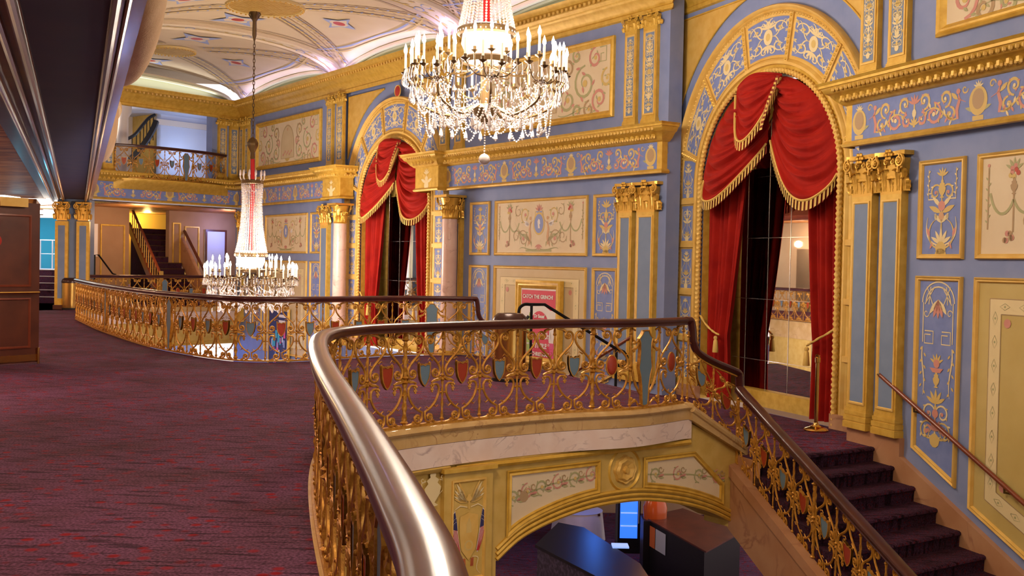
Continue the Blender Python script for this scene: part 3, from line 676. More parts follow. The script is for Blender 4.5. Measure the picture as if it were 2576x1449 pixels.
def entab(W, u0, u1, label, blk=(), side=1, tops=True):
    """frieze and cornice: blk lists (ua, ub) stretches that break forward in gold"""
    b = MB(); runs = []; p = u0
    FB = .12
    pf = lambda e: [(-e - .0, 3.02), (-e - .03, 3.03), (-e - .045, 3.06), (-e - .02, 3.085), (-e, 3.10), (-e, 3.54), (-e - .03, 3.55), (-e - .05, 3.57), (-e - .09, 3.60), (-e - .15, 3.68), (-e - .17, 3.69), (-e - .19, 3.70), (-e - .23, 3.765), (-e - .25, 3.77), (-e - .25, 3.80), (-e - .28, 3.83), (-e + .1, 3.84)]
    path = [(u0, .02), (u0, 0)]; 
    for a, c in sorted(blk): path += [(a, 0), (a, -.22), (c, -.22), (c, 0)]
    path += [(u1, 0), (u1, .02)]
    q = []; 
    for x in path:
        if not q or (Vector(x) - Vector(q[-1])).length > .005: q.append(x)
    b.sweep(q, pf(FB), 'gold', plane='xy'); cor = b
    segs = []; 
    for i in range(len(q) - 1):
        A, B = Vector(q[i]), Vector(q[i + 1]); l = (B - A).length
        if l < .1: continue
        d = (B - A) / l; nn = Vector((d.y, -d.x))
        segs.append((A, B, d, nn, l))
        k = max(1, int((l + .3) / .085)); 
        for j in range(k):
            P = A + d * (-.15 + (l + .3) * (j + .5) / k) + nn * (FB + .215); b.ball((P.x, P.y, 3.732), .027, 'gold_light', 5, 3, 1.25)
        k = max(1, int((l + .2) / .13))
        for j in range(k):
            P = A + d * (-.1 + (l + .2) * (j + .5) / k) + nn * (FB + .115); b.ball((P.x, P.y, 3.625), .045, 'gold', 6, 3, 1.15)
            for s2 in (-1, 1): Q = P + d * .035 * s2 + nn * .02; b.ball((Q.x, Q.y, 3.60), .022, 'gold_light', 4, 3, 1.3)
    t = b.build('trim_2', None, W.M()); struct(t)
    b = MB(); b.box(u0 + .001, u1 - .001, -FB - .002, 0, 3.10, 3.54, 'blue_panel')
    fr = b.build('frieze', t, None, smooth=False)
    o = Orn(-FB - .005); P = 2.12; x = u0 + .05
    lo = [c for a, c in blk if a < u0 + 1] ; x0 = max([u0] + lo); hi = [a for a, c in blk if c > u1 - 1]; x1 = min([u1] + hi)
    n = max(1, round((x1 - x0) / P)); st = (x1 - x0 - .3) / n
    for i in range(n + 1):
        c = x0 + .15 + st * i
        o.disc(c, 3.31, .155, 'orn_gold', 20, .86); o.disc(c, 3.33, .11, 'orn_brown', 16, .8, dy=-.002); o.stroke([(c - .12, 3.30), (c, 3.27), (c + .12, 3.30)], .02, 'orn_cream', False); o.stroke([(c - .08, 3.13), (c + .08, 3.13)], .05, 'orn_gold', False); o.fan(c, 3.45, .08, 'orn_cream', 5)
        if i < n:
            for sg, xx in ((1, c), (-1, c + st)):
                X = xx + sg * .30; o.stroke([(X, 3.15), (X + sg * .02, 3.25), (X - sg * .02, 3.36), (X, 3.42)], .05, 'orn_pink'); o.disc(X, 3.45, .032, 'orn_pink', 8); o.stroke([(X, 3.37), (X - sg * .12, 3.32)], .02, 'orn_pink'); o.leaf(X, 3.36, pi / 2 - sg * .9, .14, .05, 'orn_gold')
                for s3, (dx, z, r, tn, m) in enumerate(((.20, 3.40, .10, -1.2, 'orn_gold'), (.38, 3.25, .13, 1.3, 'orn_pink'), (.54, 3.42, .10, -1.1, 'orn_gold'), (.12, 3.22, .08, 1.1, 'orn_gold'), (.58, 3.22, .08, 1.1, 'orn_pink'))):
                    o.spiral(X + sg * dx, z, r, pi / 2 * (1 if tn > 0 else 3), tn * sg, m, .034, 4, 'orn_pink' if m == 'orn_gold' else 'orn_gold', 'orn_cream')
                v_ = bez((X + sg * .02, 3.16), (X + sg * .2, 3.1), (X + sg * .3, 3.5), (X + sg * .60, 3.22), 14); o.stroke(v_, .026, 'orn_gold')
                for k in range(1, 14): o.leaf(v_[k][0], v_[k][1], (1.2 if k % 2 else -1.0) * sg + (pi if sg < 0 else 0), .075, .030, ('orn_gold', 'orn_pink', 'orn_cream')[k % 3])
                o.spiral(c + sg * .20 if sg > 0 else c + st - .20, 3.46, .05, 0, sg, 'orn_gold', .018, 2, 'orn_pink'); o.leaf(c if sg > 0 else c + st, 3.20, pi / 2 - sg * 1.3, .20, .05, 'orn_green')
            c2 = c + st / 2; o.disc(c2, 3.30, .05, 'orn_cream', 10, .7); o.stroke([(c2, 3.14), (c2, 3.50)], .06, 'orn_gold'); o.fan(c2, 3.16, .1, 'orn_gold', 5); o.fan(c2, 3.40, .12, 'orn_pink', 5)
    o.build('painted_ornament', t)
    for a, c in blk:
        b = MB(); b.box(a + .001, c - .001, -.22 - FB - .003, -.01, 3.10, 3.54, 'gold'); k = b.build('frieze_block', t, None, smooth=False, label='gold block above the column')
        o = Orn(-.22 - FB - .006); m_ = (a + c) / 2; o2 = Orn(-.22 - FB - .006, lambda x, z, y: (m_ + x, y, z)); candelabra(o2, (c - a) * .8, 3.13, 3.52, 'orn_cream', 'gold_light', 'orn_cream', 4); o2.build('painted_ornament', t)
    return t
def top_cornice(path):
    b = MB(); prof = [(-0, 5.70), (-.04, 5.72), (-.05, 5.78), (-.03, 5.80), (-.05, 5.86), (-.14, 5.95), (-.20, 6.0), (-.21, 6.03), (-.24, 6.05), (-.28, 6.10), (-.35, 6.12), (-.36, 6.16), (-.38, 6.19), (-.40, 6.22), (.05, 6.23)]
    b.sweep(path, prof, 'gold', plane='xy')
    for i in range(len(path) - 1):
        A, B = Vector(path[i]), Vector(path[i + 1]); l = (B - A).length; d = (B - A) / l; nn = Vector((d.y, -d.x)); k = max(1, int(l / .13))
        for j in range(k): P = A + d * (l * (j + .5) / k) + nn * .30; b.ball((P.x, P.y, 6.085), .04, 'gold_light', 5, 3, 1.1)
    return struct(b.build('trim_3'))
W2 = lambda W, u: (W.pt(u).x, W.pt(u).y)
# crown cornice round the hall
top_cornice([W2(WK, -9.0), W2(WB, U_C), W2(WB, .12), W2(WR, -4.45), W2(WR, 1.0), W2(WA, .3), W2(WA, 8.0)])
entab(WB, U_C, -11.42, 'left bay', blk=[(-12.20, -11.42)])
entab(WB, -7.45, .0, 'middle bay', blk=[(-7.45, -6.72), (-1.02, 0.0)][:1])
entab(WA, .17, 6.5, 'stair wall')
entab(WK, -4.95, -.02, 'end wall')
# panels : middle bay
L_ = lambda u0, u1: None
panel(WB, rect(-5.80, -5.08, 1.65, 2.75), 'upright blue painted panel left of the cameo picture on the middle bay', orn=small_up)
panel(WB, rect(-4.88, -1.91, 1.65, 2.75), 'wide cream panel with blue cameo and cupids above the show poster', 'cream', orn=big_scene)
panel(WB, rect(-1.74, -1.06, 1.65, 2.75), 'upright blue painted panel right of the cameo picture on the middle bay', orn=small_up)
panel(WB, rect(-5.80, -5.08, -.9, 1.45), 'tall blue arabesque panel left of the framed show poster', orn=small_low)
panel(WB, rect(-4.88, -1.91, -1.3, 1.45), 'large plain cream panel holding the framed show poster', 'cream2', orn=big_low)
panel(WB, [(-1.74, -.72), (-1.74, 1.45), (-1.06, 1.45), (-1.06, -.42)], 'tall blue arabesque panel right of the framed show poster', orn=small_low)
panel(WB, rect(-5.40, -1.25, 4.09, 5.50), 'large gilt framed scrollwork picture on upper wall behind the near chandelier', 'cream', FRB, orn=arabesque, fm='gold')
# left bay
panel(WB, rect(-17.6, -13.12, 4.09, 5.47), 'large gilt framed picture of a robed figure high on the left bay', 'cream', FRB, orn=arabesque, fm='gold')
panel(WB, rect(-16.85, -13.92, 1.65, 2.75), 'cream panel with blue cameo behind the far chandelier', 'cream', orn=big_scene)
panel(WB, rect(-13.72, -13.0, 1.65, 2.75), 'upright blue painted panel beside the far pink marble column', orn=small_up)
panel(WB, rect(-17.75, -17.05, 1.65, 2.75), 'upright blue painted panel next to the far corner of the long wall', orn=small_up)
panel(WB, rect(-16.85, -13.92, -1.2, 1.45), 'large plain cream panel low on the left bay behind the far chandelier', 'cream2', orn=big_low)
panel(WB, rect(-13.72, -13.0, -.9, 1.45), 'tall blue arabesque panel low beside the far pink marble column', orn=small_low)
panel(WB, rect(-17.75, -17.05, -.9, 1.45), 'tall blue arabesque panel low next to the far corner of the long wall', orn=small_low)
# stair wall
panel(WA, rect(1.32, 2.05, 1.64, 2.76), 'upright blue painted panel with winged figure above the stairs', orn=small_up)
panel(WA, rect(2.24, 5.2, 1.64, 2.76), 'wide cream panel with cherubs and flower stand above the stairs', 'cream', orn=big_scene)
panel(WA, [(1.31, -.53), (1.31, 1.45), (2.05, 1.45), (2.03, -.86)], 'tall blue arabesque panel with slanting foot beside the stair handrail', orn=small_low)
panel(WA, [(2.24, -1.03), (2.24, 1.45), (5.2, 1.45), (5.2, -2.3)], 'large ochre panel with painted border and slanting foot beside the stairs', 'ochre', orn=big_low)
panel(WA, rect(1.55, 5.6, 4.12, 5.52), 'gilt framed scrollwork picture high on the stair wall', 'cream', FRB, orn=arabesque, fm='gold')
# pilasters
pl_ = 'blue panelled pilaster with gilt capital, '
for (u0, u1, s) in ((-.97, -.62, 'left of the pair beside the great curtained arch'), (-.50, -.06, 'right of the pair beside the great curtained arch'), (-6.42, -6.07, 'behind the pink column right of the small curtained arch')):
    pilaster(WB, u0, u1, LAND + .18, 2.90, pl_ + s)
pilaster(WB, -12.95, -12.5, LAND + .18, 2.90, pl_ + 'behind the far pink column')
pilaster(WB, U_C + .12, U_C + .5, LAND + .18, 2.90, pl_ + 'in the far corner')
pilaster(WA, .18, .57, LAND + .18, 2.90, pl_ + 'left of the pair at the head of the stairs')
pilaster(WA, .73, 1.11, LAND + .18, 2.90, pl_ + 'right of the pair at the head of the stairs')
pu = 'narrow arabesque upper pilaster, '
for i, (W, u0, u1, s) in enumerate(((WB, -.93, -.63, 'left of the pair beside the great arch'), (WB, -.46, -.12, 'right of the pair beside the great arch'), (WB, -7.05, -6.72, 'left of the pair above the near pink column'), (WB, -6.42, -6.1, 'right of the pair above the near pink column'),
        (WB, -12.72, -12.38, 'left of the pair above the far pink column'), (WB, -12.15, -11.75, 'right of the pair above the far pink column'), (WB, U_C + .55, U_C + .85, 'beside the far gilt framed picture'), (WB, U_C + .12, U_C + .42, 'nearest the far corner on the long wall'),
        (WK, -.42, -.1, 'nearest the far corner on the end wall'), (WK, -.82, -.52, 'beside the loggia opening on the end wall'), (WK, -4.52, -4.2, 'left of the loggia opening on the end wall'), (WA, .22, .55, 'left of the pair high above the stairs'), (WA, .75, 1.09, 'right of the pair high above the stairs'))):
    pilaster(W, u0, u1, 3.86, 5.72, pu + s, cap=.24, base=.12, d=.07, style='orn', seed=i)
# pink marble columns
def column(px, label):
    u, _ = WB.uz(px, 600, .28); t = thing('marble_column', label, 'column', WB.M(u, LAND, .28)); r = .17; H = 2.90 - LAND
    b = MB(); b.lathe([(r * 1.04 if z < .3 else r * (1 - .08 * (z / H) ** 2), z) for z in [.26 + (H - .76) * i / 10 for i in range(11)]], 'marble_pink', 28); b.build('shaft', t)
    b = MB(); b.box(-.25, .25, -.25, .25, 0, .08, 'gold'); b.lathe([(.24, .08), (.25, .11), (.24, .15), (.19, .17), (.2, .21), (.21, .24), (.18, .27)], 'gold', 24); b.build('base', t)
    c = capital_round(r * .95, .5).build('capital', t); c.location = (0, 0, H - .5)
column(1131, 'pink marble column with gilt capital right of the small curtained arch')
column(855, 'pink marble column with gilt capital left of the small curtained arch')
# ------------------------------------------------------------ arched niches
def ell(a, b, z0=SPR, n=48):                      # from left springing over to right springing
    return [(-a * cos(pi * i / n), z0 + b * sin(pi * i / n)) for i in range(n + 1)]
def archivolt(W, uc, off, label, zf):
    t = thing('arch_surround', label, 'arch', W.M(uc, 0, off))
    full = lambda a, b_: [(-a, zf), (-a, 1.0), (-a, 2.2)] + ell(a, b_) + [(a, 2.2), (a, 1.0), (a, zf)]
    # gold backing band
    pi_, po = full(A_IN, B_IN), full(A_OUT, B_OUT); n = len(pi_); b = MB()
    b.add([(x, -.03, z) for x, z in pi_] + [(x, -.03, z) for x, z in po], [(i, i + 1, n + i + 1, n + i) for i in range(n - 1)], 'gold'); b.build('band', t)
    b = MB(); e = [(0, 0), (0, .09), (.02, .12), (.05, .10), (.065, .07), (.09, .085), (.11, .05), (.13, .045), (.14, .03)]   # outer moulding, offset inward = right of travel
    b.sweep(po, [(-o, h) for o, h in e], 'gold_light'); b.sweep(full(A_IN + .16, B_IN + .16), [(-.05, .03), (-.04, .07), (0, .08), (.04, .05), (.05, .03)], 'gold_light')
    P3 = resample([Vector((x, 0, z)) for x, z in full(A_OUT - .125, B_OUT - .125)], .07)
    for p in P3: b.ball((p.x, -.055, p.z), .02, 'gold_light', 4, 3)
    b.build('moulding', t)
    b = MB(); P3 = resample([Vector((x, -.06, z)) for x, z in full(A_IN + .02, B_IN + .02)], .0125); b.tube(P3, .040, 'gold_light', 8, 2, 85, .22); b.build('rope_moulding', t)
    # bars and blue fields
    F0, F1 = A_IN + .235, A_OUT - .16
    bars = BARZ
    def leg(z0, z1, sg, k):
        x0, x1 = sorted((sg * F0, sg * F1)); b = MB(); P = [(x0, z0), (x1, z0), (x1, z1), (x0, z1)]
        b.sweep(P, [(-.04, .03), (-.03, .055), (0, .05), (.015, .035)], 'gold_light', closed=True); m = b.build('panel_frame', t)
        b = MB(); b.poly(P, 'blue_panel', -.036); b.build('field', m, smooth=False)
        w = x1 - x0; o = Orn(-.040, lambda x, z, y, c=(x0 + x1) / 2: (x + c, y, z)); candelabra(o, w * .92, z0 + .03, z1 - .03, 'orn_cream', 'orn_gold', 'orn_cream', k)
        for q in (1, -1): o.stroke([(q * w * .40, z0 + .06), (q * w * .40, z1 - .06)], .010, 'orn_cream', False)
        o.build('painted_ornament', m)
        return m
    zz = [zf + .24] + [z for z in bars if z > zf + .4]
    for sg in (1, -1):
        for k in range(len(zz) - 2): leg(zz[k] + .055, zz[k + 1] - .055, sg, k + (sg > 0))
        for z in zz[:-1]: b = MB(); x0, x1 = sorted((sg * (A_IN + .14), sg * (A_OUT - .12))); b.box(x0, x1, -.075, -.03, z - .04, z + .04, 'gold_light'); b.build('cross_bar', t, smooth=False)
        x0, x1 = sorted((sg * (A_IN - .03), sg * (A_OUT + .03))); b = MB(); b.box(x0, x1, -.10, 0, zf, zf + .2, 'stringer'); b.build('plinth', t, smooth=False)
    # fan fields : polar in the ellipses
    fa = [radians(v) for v in (-99, 14, 45, 75, 105, 135, 166, 279)]
    def pol(th, q): A, B = A_IN + .235 + (A_OUT - .16 - A_IN - .235) * q, B_IN + .235 + (B_OUT - .16 - B_IN - .235) * q; return (A * cos(th), SPR + B * sin(th))
    g = .026
    secs = [(radians(14) + g, radians(45) - g), (radians(45) + g, radians(75) - g), (radians(75) + g, radians(105) - g), (radians(105) + g, radians(135) - g), (radians(135) + g, radians(166) - g)]
    for si, (a0, a1) in enumerate(secs):
        P = [pol(a0 + (a1 - a0) * i / 12, 0) for i in range(13)] + [pol(a1 + (a0 - a1) * i / 12, 1) for i in range(13)]
        P = P[::-1]; ar = sum(P[i - 1][0] * P[i][1] - P[i][0] * P[i - 1][1] for i in range(len(P)))
        if ar < 0: P = P[::-1]
        b = MB(); b.sweep(P, [(-.035, .03), (-.03, .055), (0, .05), (.015, .035)], 'gold_light', closed=True); m = b.build('panel_frame', t)
        b = MB(); b.poly(P, 'blue_panel', -.036); b.build('field', m, smooth=False)
        am = (a0 + a1) / 2; sc = a1 - a0
        o = Orn(-.040, lambda x, z, y, am=am, sc=sc: (lambda p: (p[0], y, p[1]))(pol(am - x * sc, z)))
        o.disc(0, .5, .20, 'orn_cream', 16, .55); o.disc(0, .5, .10, 'orn_gold', 12, .55, dy=-.002)
        for q in (1, -1):
            o.spiral(q * .27, .72, .17, 0 if q > 0 else pi, 1.2 * q, 'orn_cream', .035, 4, 'orn_cream', 'orn_gold')
            o.spiral(q * .27, .28, .16, 0 if q > 0 else pi, -1.2 * q, 'orn_cream', .035, 4, 'orn_cream', 'orn_gold')
            o.spiral(q * .10, .86, .09, pi / 2, 1.0 * q, 'orn_cream', .03, 2, 'orn_gold'); o.spiral(q * .10, .14, .09, pi / 2, -1.0 * q, 'orn_cream', .03, 2, 'orn_gold')
            for k in range(4): o.leaf(q * .40, .12 + .24 * k, pi / 2 - q * .9, .14, .05, 'orn_cream'); o.leaf(q * .40, .22 + .22 * k, -pi / 2 + q * 1.2, .11, .05, 'orn_cream')
            o.stroke(bez((q * .1, .5), (q * .3, .45), (q * .3, .95), (q * .42, .90), 10), .03, 'orn_cream'); o.stroke(bez((q * .1, .5), (q * .3, .55), (q * .3, .05), (q * .42, .10), 10), .03, 'orn_cream')
        o.fan(0, .70, .22, 'orn_cream', 5); o.fan(0, .30, .22, 'orn_cream', 5, -pi / 2)
        o.build('painted_ornament', m)
    for sg in (1, -1):                                        # fields just above and below the springing
        P = [(sg * F0, 2.625), (sg * F1, 2.625)] + [pol(radians(x) if sg > 0 else pi - radians(x), 1) for x in (0, 4, 8, 11.4)] + [pol(radians(x) if sg > 0 else pi - radians(x), 0) for x in (14, 9, 4, 0)]
        P[0] = (sg * F0, 2.625)
        ar = sum(P[i - 1][0] * P[i][1] - P[i][0] * P[i - 1][1] for i in range(len(P)))
        if ar < 0: P = P[::-1]
        b = MB(); b.sweep(P, [(-.035, .03), (-.03, .055), (0, .05), (.015, .035)], 'gold_light', closed=True); m = b.build('panel_frame', t)
        b = MB(); b.poly(P, 'blue_panel', -.036); b.build('field', m, smooth=False)
        c = sg * (F0 + F1) / 2; o = Orn(-.040, lambda x, z, y, c=c: (x + c, y, z)); candelabra(o, (F1 - F0) * .86, 2.66, 3.22, 'orn_cream', 'orn_gold', 'orn_cream', 2); o.build('painted_ornament', m)
    for a in (14, 45, 75, 105, 135, 166):
        b = MB(); th = radians(a); p, q = Vector(((A_IN + .16) * cos(th), SPR + (B_IN + .16) * sin(th))), Vector(((A_OUT - .12) * cos(th), SPR + (B_OUT - .12) * sin(th))); d = (q - p).normalized(); nn = Vector((-d.y, d.x)) * .04
        b.prism([tuple(p - nn), tuple(q - nn), tuple(q + nn), tuple(p + nn)], -.08, -.03, 'gold_light')
        for k in range(9): r_ = p.lerp(q, (k + .5) / 9); b.ball((r_.x, -.085, r_.y), .022, 'gold', 4, 3)
        b.build('fan_bar', t)
    # spandrel fields
    for sg in (1, -1):
        R1, R2 = A_OUT + .30, B_OUT + .30; pts = [(sg * (A_OUT + .02), 5.62)]
        th0 = math.acos(min(1, (A_OUT + .02) / R1)); arc = [(sg * R1 * cos(a), SPR + R2 * sin(a)) for a in [th0 + (radians(84) - th0) * i / 20 for i in range(21)]]
        arc = [p for p in arc if p[1] < 5.60]
        P = pts + arc + [(arc[-1][0], 5.62)]
        ar = sum(P[i - 1][0] * P[i][1] - P[i][0] * P[i - 1][1] for i in range(len(P)))
        if ar < 0: P = P[::-1]
        b = MB(); b.poly(P, 'gold_light', -.008); m = b.build('spandrel', t, smooth=False)
        b = MB(); b.sweep(P, [(0, .008), (0, .03), (.02, .03), (.025, .008)], 'gold', closed=True); b.build('moulding', m)
    return t
def mirror(W, uc, off, z0, label, tilt=0):
    t = thing('arched_mirror', label, 'mirror', W.M(uc, 0, off - .46))
    P = [(-1.64, z0)] + ell(1.64, B_IN - .04) + [(1.64, z0)]; b = MB(); b.poly(P[::-1], 'mirror', 0); b.build('mirror_glass', t, smooth=False)
    for x in (-1.1, -.55, 0, .55, 1.1): b = MB(); b.box(x - .006, x + .006, -.004, 0, z0, SPR + 1.0, 'seam'); b.build('seam_strip', t, smooth=False)
    for k in range(4): z = z0 + .7 + .95 * k; b = MB(); b.box(-1.6, 1.6, -.004, 0, z - .004, z + .004, 'seam'); b.build('seam_strip', t, smooth=False)
    b = MB(); b.box(-1.68, 1.68, -.10, .0, z0 - .0, z0 + .24, 'gold'); b.build('sill', t, smooth=False)
# ------------------------------------------------------------ curtains
def swag(top, A, B, nfold, sagf, hem, y0, amp, name, parent, seed=0, fl=.15, nu=40, nv=90, pw=1.0):
    """cloth hung between curve A(t) and curve B(t), t from 0 top to 1 hem; returns hem points"""
    rnd = random.Random(seed); ph = rnd.random() * 6
    def pt(s, t):
        a, c = A(t), B(t); sg = sagf(t); k = sin(pi * s ** pw)
        x = a[0] + (c[0] - a[0]) * s; z = a[1] + (c[1] - a[1]) * s - sg * k ** .9
        q_ = nfold * 2 * pi * t ** .85 + ph + 1.4 * sin(pi * s) + .7 * sin(5 * s + 3 * t); w = (abs(sin(q_ / 2)) ** .6 * 2 - 1) * (.35 + .65 * k) + .45 * sin(nfold * 4.6 * pi * t + 3 * s + seed + 2 * sin(4 * s)) * k
        y = y0 - amp * (1.2 + w) * (.4 + .6 * k) - .16 * k * (.3 + .7 * t)
        return (x, y, z)
    b = MB(); b.grid(lambda i, j: pt(i, j), nu, nv, 'velvet'); o = b.build(name, parent, angle=180)
    # fringe along the hem
    H = [Vector(pt(i / 60, 1)) for i in range(61)]; R = resample(H, .036); b = MB()
    for i in range(len(R) - 1):
        p, q = R[i], R[i + 1]; m = 'fringe' if i % 2 else 'fringe_dark'; dz = Vector((0, 0, -fl)); dx = Vector((0, -.014 * (i % 2) - .004, 0))
        b.add([p + dx, q + dx, q + dz + dx * 1.5, p + dz + dx * 1.5], [(0, 1, 2, 3)], m)
    b.tube([p + Vector((0, -.015, -.01)) for p in R], .018, 'fringe', 5); b.build('fringe', o)
    return o, pt
def curtain(W, uc, off, zf, label, flip=1, seed=0):
    t = thing('swagged_curtain', label, 'curtain', W.M(uc, 0, off))
    a, bb = 1.64, B_IN - .05; f = flip
    arc = lambda sg, d: (sg * -a * cos(radians(d)) * -1 if False else sg * a * cos(radians(d)), SPR + bb * sin(radians(d))) if d > 0 else (sg * a, SPR + d * .012)
    oL = lambda t: arc(-1, 82 - 78 * t ** .8); iL = lambda t: (.12 - .10 * t, 4.32 - .97 * t)
    swag(None, oL, iL, 6, lambda t: .02 + .50 * t ** .8, 0, .02, .075, 'valance_swag', t, seed + 1, pw=.75)
    oR = lambda t: arc(1, 74 - 74 * t ** .8); iR = lambda t: (.20 - .06 * t, 4.32 - .94 * t)
    swag(None, oR, iR, 6, lambda t: .02 + .52 * t ** .8, 0, .0, .072, 'valance_swag', t, seed + 2, pw=.72)
    oC = lambda t: (-.64 - .02 * t, 4.24 - .10 * t); iC = lambda t: (.46, 4.29 - .04 * t)
    swag(None, oC, iC, 4, lambda t: -.10 + .92 * t, 0, -.09, .05, 'centre_swag', t, seed + 3, nu=36, nv=60, pw=.95)
    b = MB()                                                   # fringed edge falling from the top right
    for i in range(22):
        q = i / 21; x = .47 - .22 * q ** 1.4; z = 4.26 - .66 * q; y_ = -.20 - .10 * sin(pi * q * .6); b.add([(x - .035, y_, z), (x + .035, y_ - .01, z - .01), (x + .04, y_ - .02, z - .10), (x - .03, y_ - .02, z - .11)], [(0, 1, 2, 3)], 'fringe' if i % 2 else 'fringe_dark')
    b.build('fringe', t)
    # hanging drapes, pulled to the sides by tie backs
    for sg in (-1, 1):
        zt = 3.1; zb = zf + .03; zk = zf + 1.12
        def edge(v):                                          # inner edge
            z = zt + (zb - zt) * v
            if z > zk: q = (zt - z) / (zt - zk); return (.62 if sg < 0 else .86) + ((.40 if sg < 0 else .18)) * q ** 1.3
            q = (zk - z) / (zk - zb); return 1.02 + (.02 if sg < 0 else .04) - .06 * q
        def fn(i, j):
            z = zt + (zb - zt) * j; e = edge(j); x = e + (a + .02 - e) * i; wd = a - e
            return (sg * x, .12 - .055 * sin(i * 2 * pi * 6.5 + .6 * sin(j * 3)) * (.5 + wd * .5) - .03 * cos(i * 15 + j), z)
        b = MB(); b.grid(fn, 60, 18, 'velvet'); d = b.build('drape', t, angle=180)
        b = MB(); b.tube(bez((sg * (a + .02), -.02, zk + .22), (sg * 1.45, -.08, zk + .10), (sg * 1.2, -.10, zk - .02), (sg * 1.08, -.04, zk - .05), 10), .016, 'fringe', 6, 2, 60, .3)
        b.ball((sg * 1.12, -.08, zk - .10), .035, 'fringe', 6, 4); b.lathe([(.02, 0), (.035, -.03), (.05, -.2), (.045, -.21), (.0, -.2)], 'fringe', 10, (sg * 1.12, -.08, zk - .12)); b.build('tie_back', t)
    return t
for W, uc, off, s, zf in ((WR, UR1, 0.0, 'great', LAND), (WB, UA1, -.1, 'small', LAND)):
    nm = 'beside the stairs at right' if s == 'great' else 'between the two pink marble columns'
    archivolt(W, uc, off, 'gilt arch surround with blue arabesque fields, %s' % nm, zf)
    curtain(W, uc, off, zf, 'red velvet swagged curtain with gold fringe, %s' % nm, seed=7 if s == 'great' else 3)
    mirror(W, uc, off, zf, 'arched mirror of joined panes behind the red curtain, %s' % nm)
# red signal discs
def wall_disc(W, px, py, off, label):
    u, z = W.uz(px, py, off); t = thing('red_disc', label, 'disc', W.M(u, z, off)); b = MB()
    b.lathe([(0, .02), (.105, .02), (.12, .012), (.125, 0)], 'red_disc', 28); b.xf(Matrix.Rotation(radians(90), 4, 'X')); b.build('plate', t)
    b = MB(); b.lathe([(.118, .012), (.135, .022), (.145, .0)], 'gold_light', 28); b.xf(Matrix.Rotation(radians(90), 4, 'X')); b.build('rim', t)
wall_disc(WR, 1675, 719, .02, 'upper of the two round red wall discs beside the great arch')
wall_disc(WR, 1675, 741, .02, 'lower of the two round red wall discs, with a pale rim')
wall_disc(WB, 1001, 229, .0, 'round red disc above the small curtained arch')
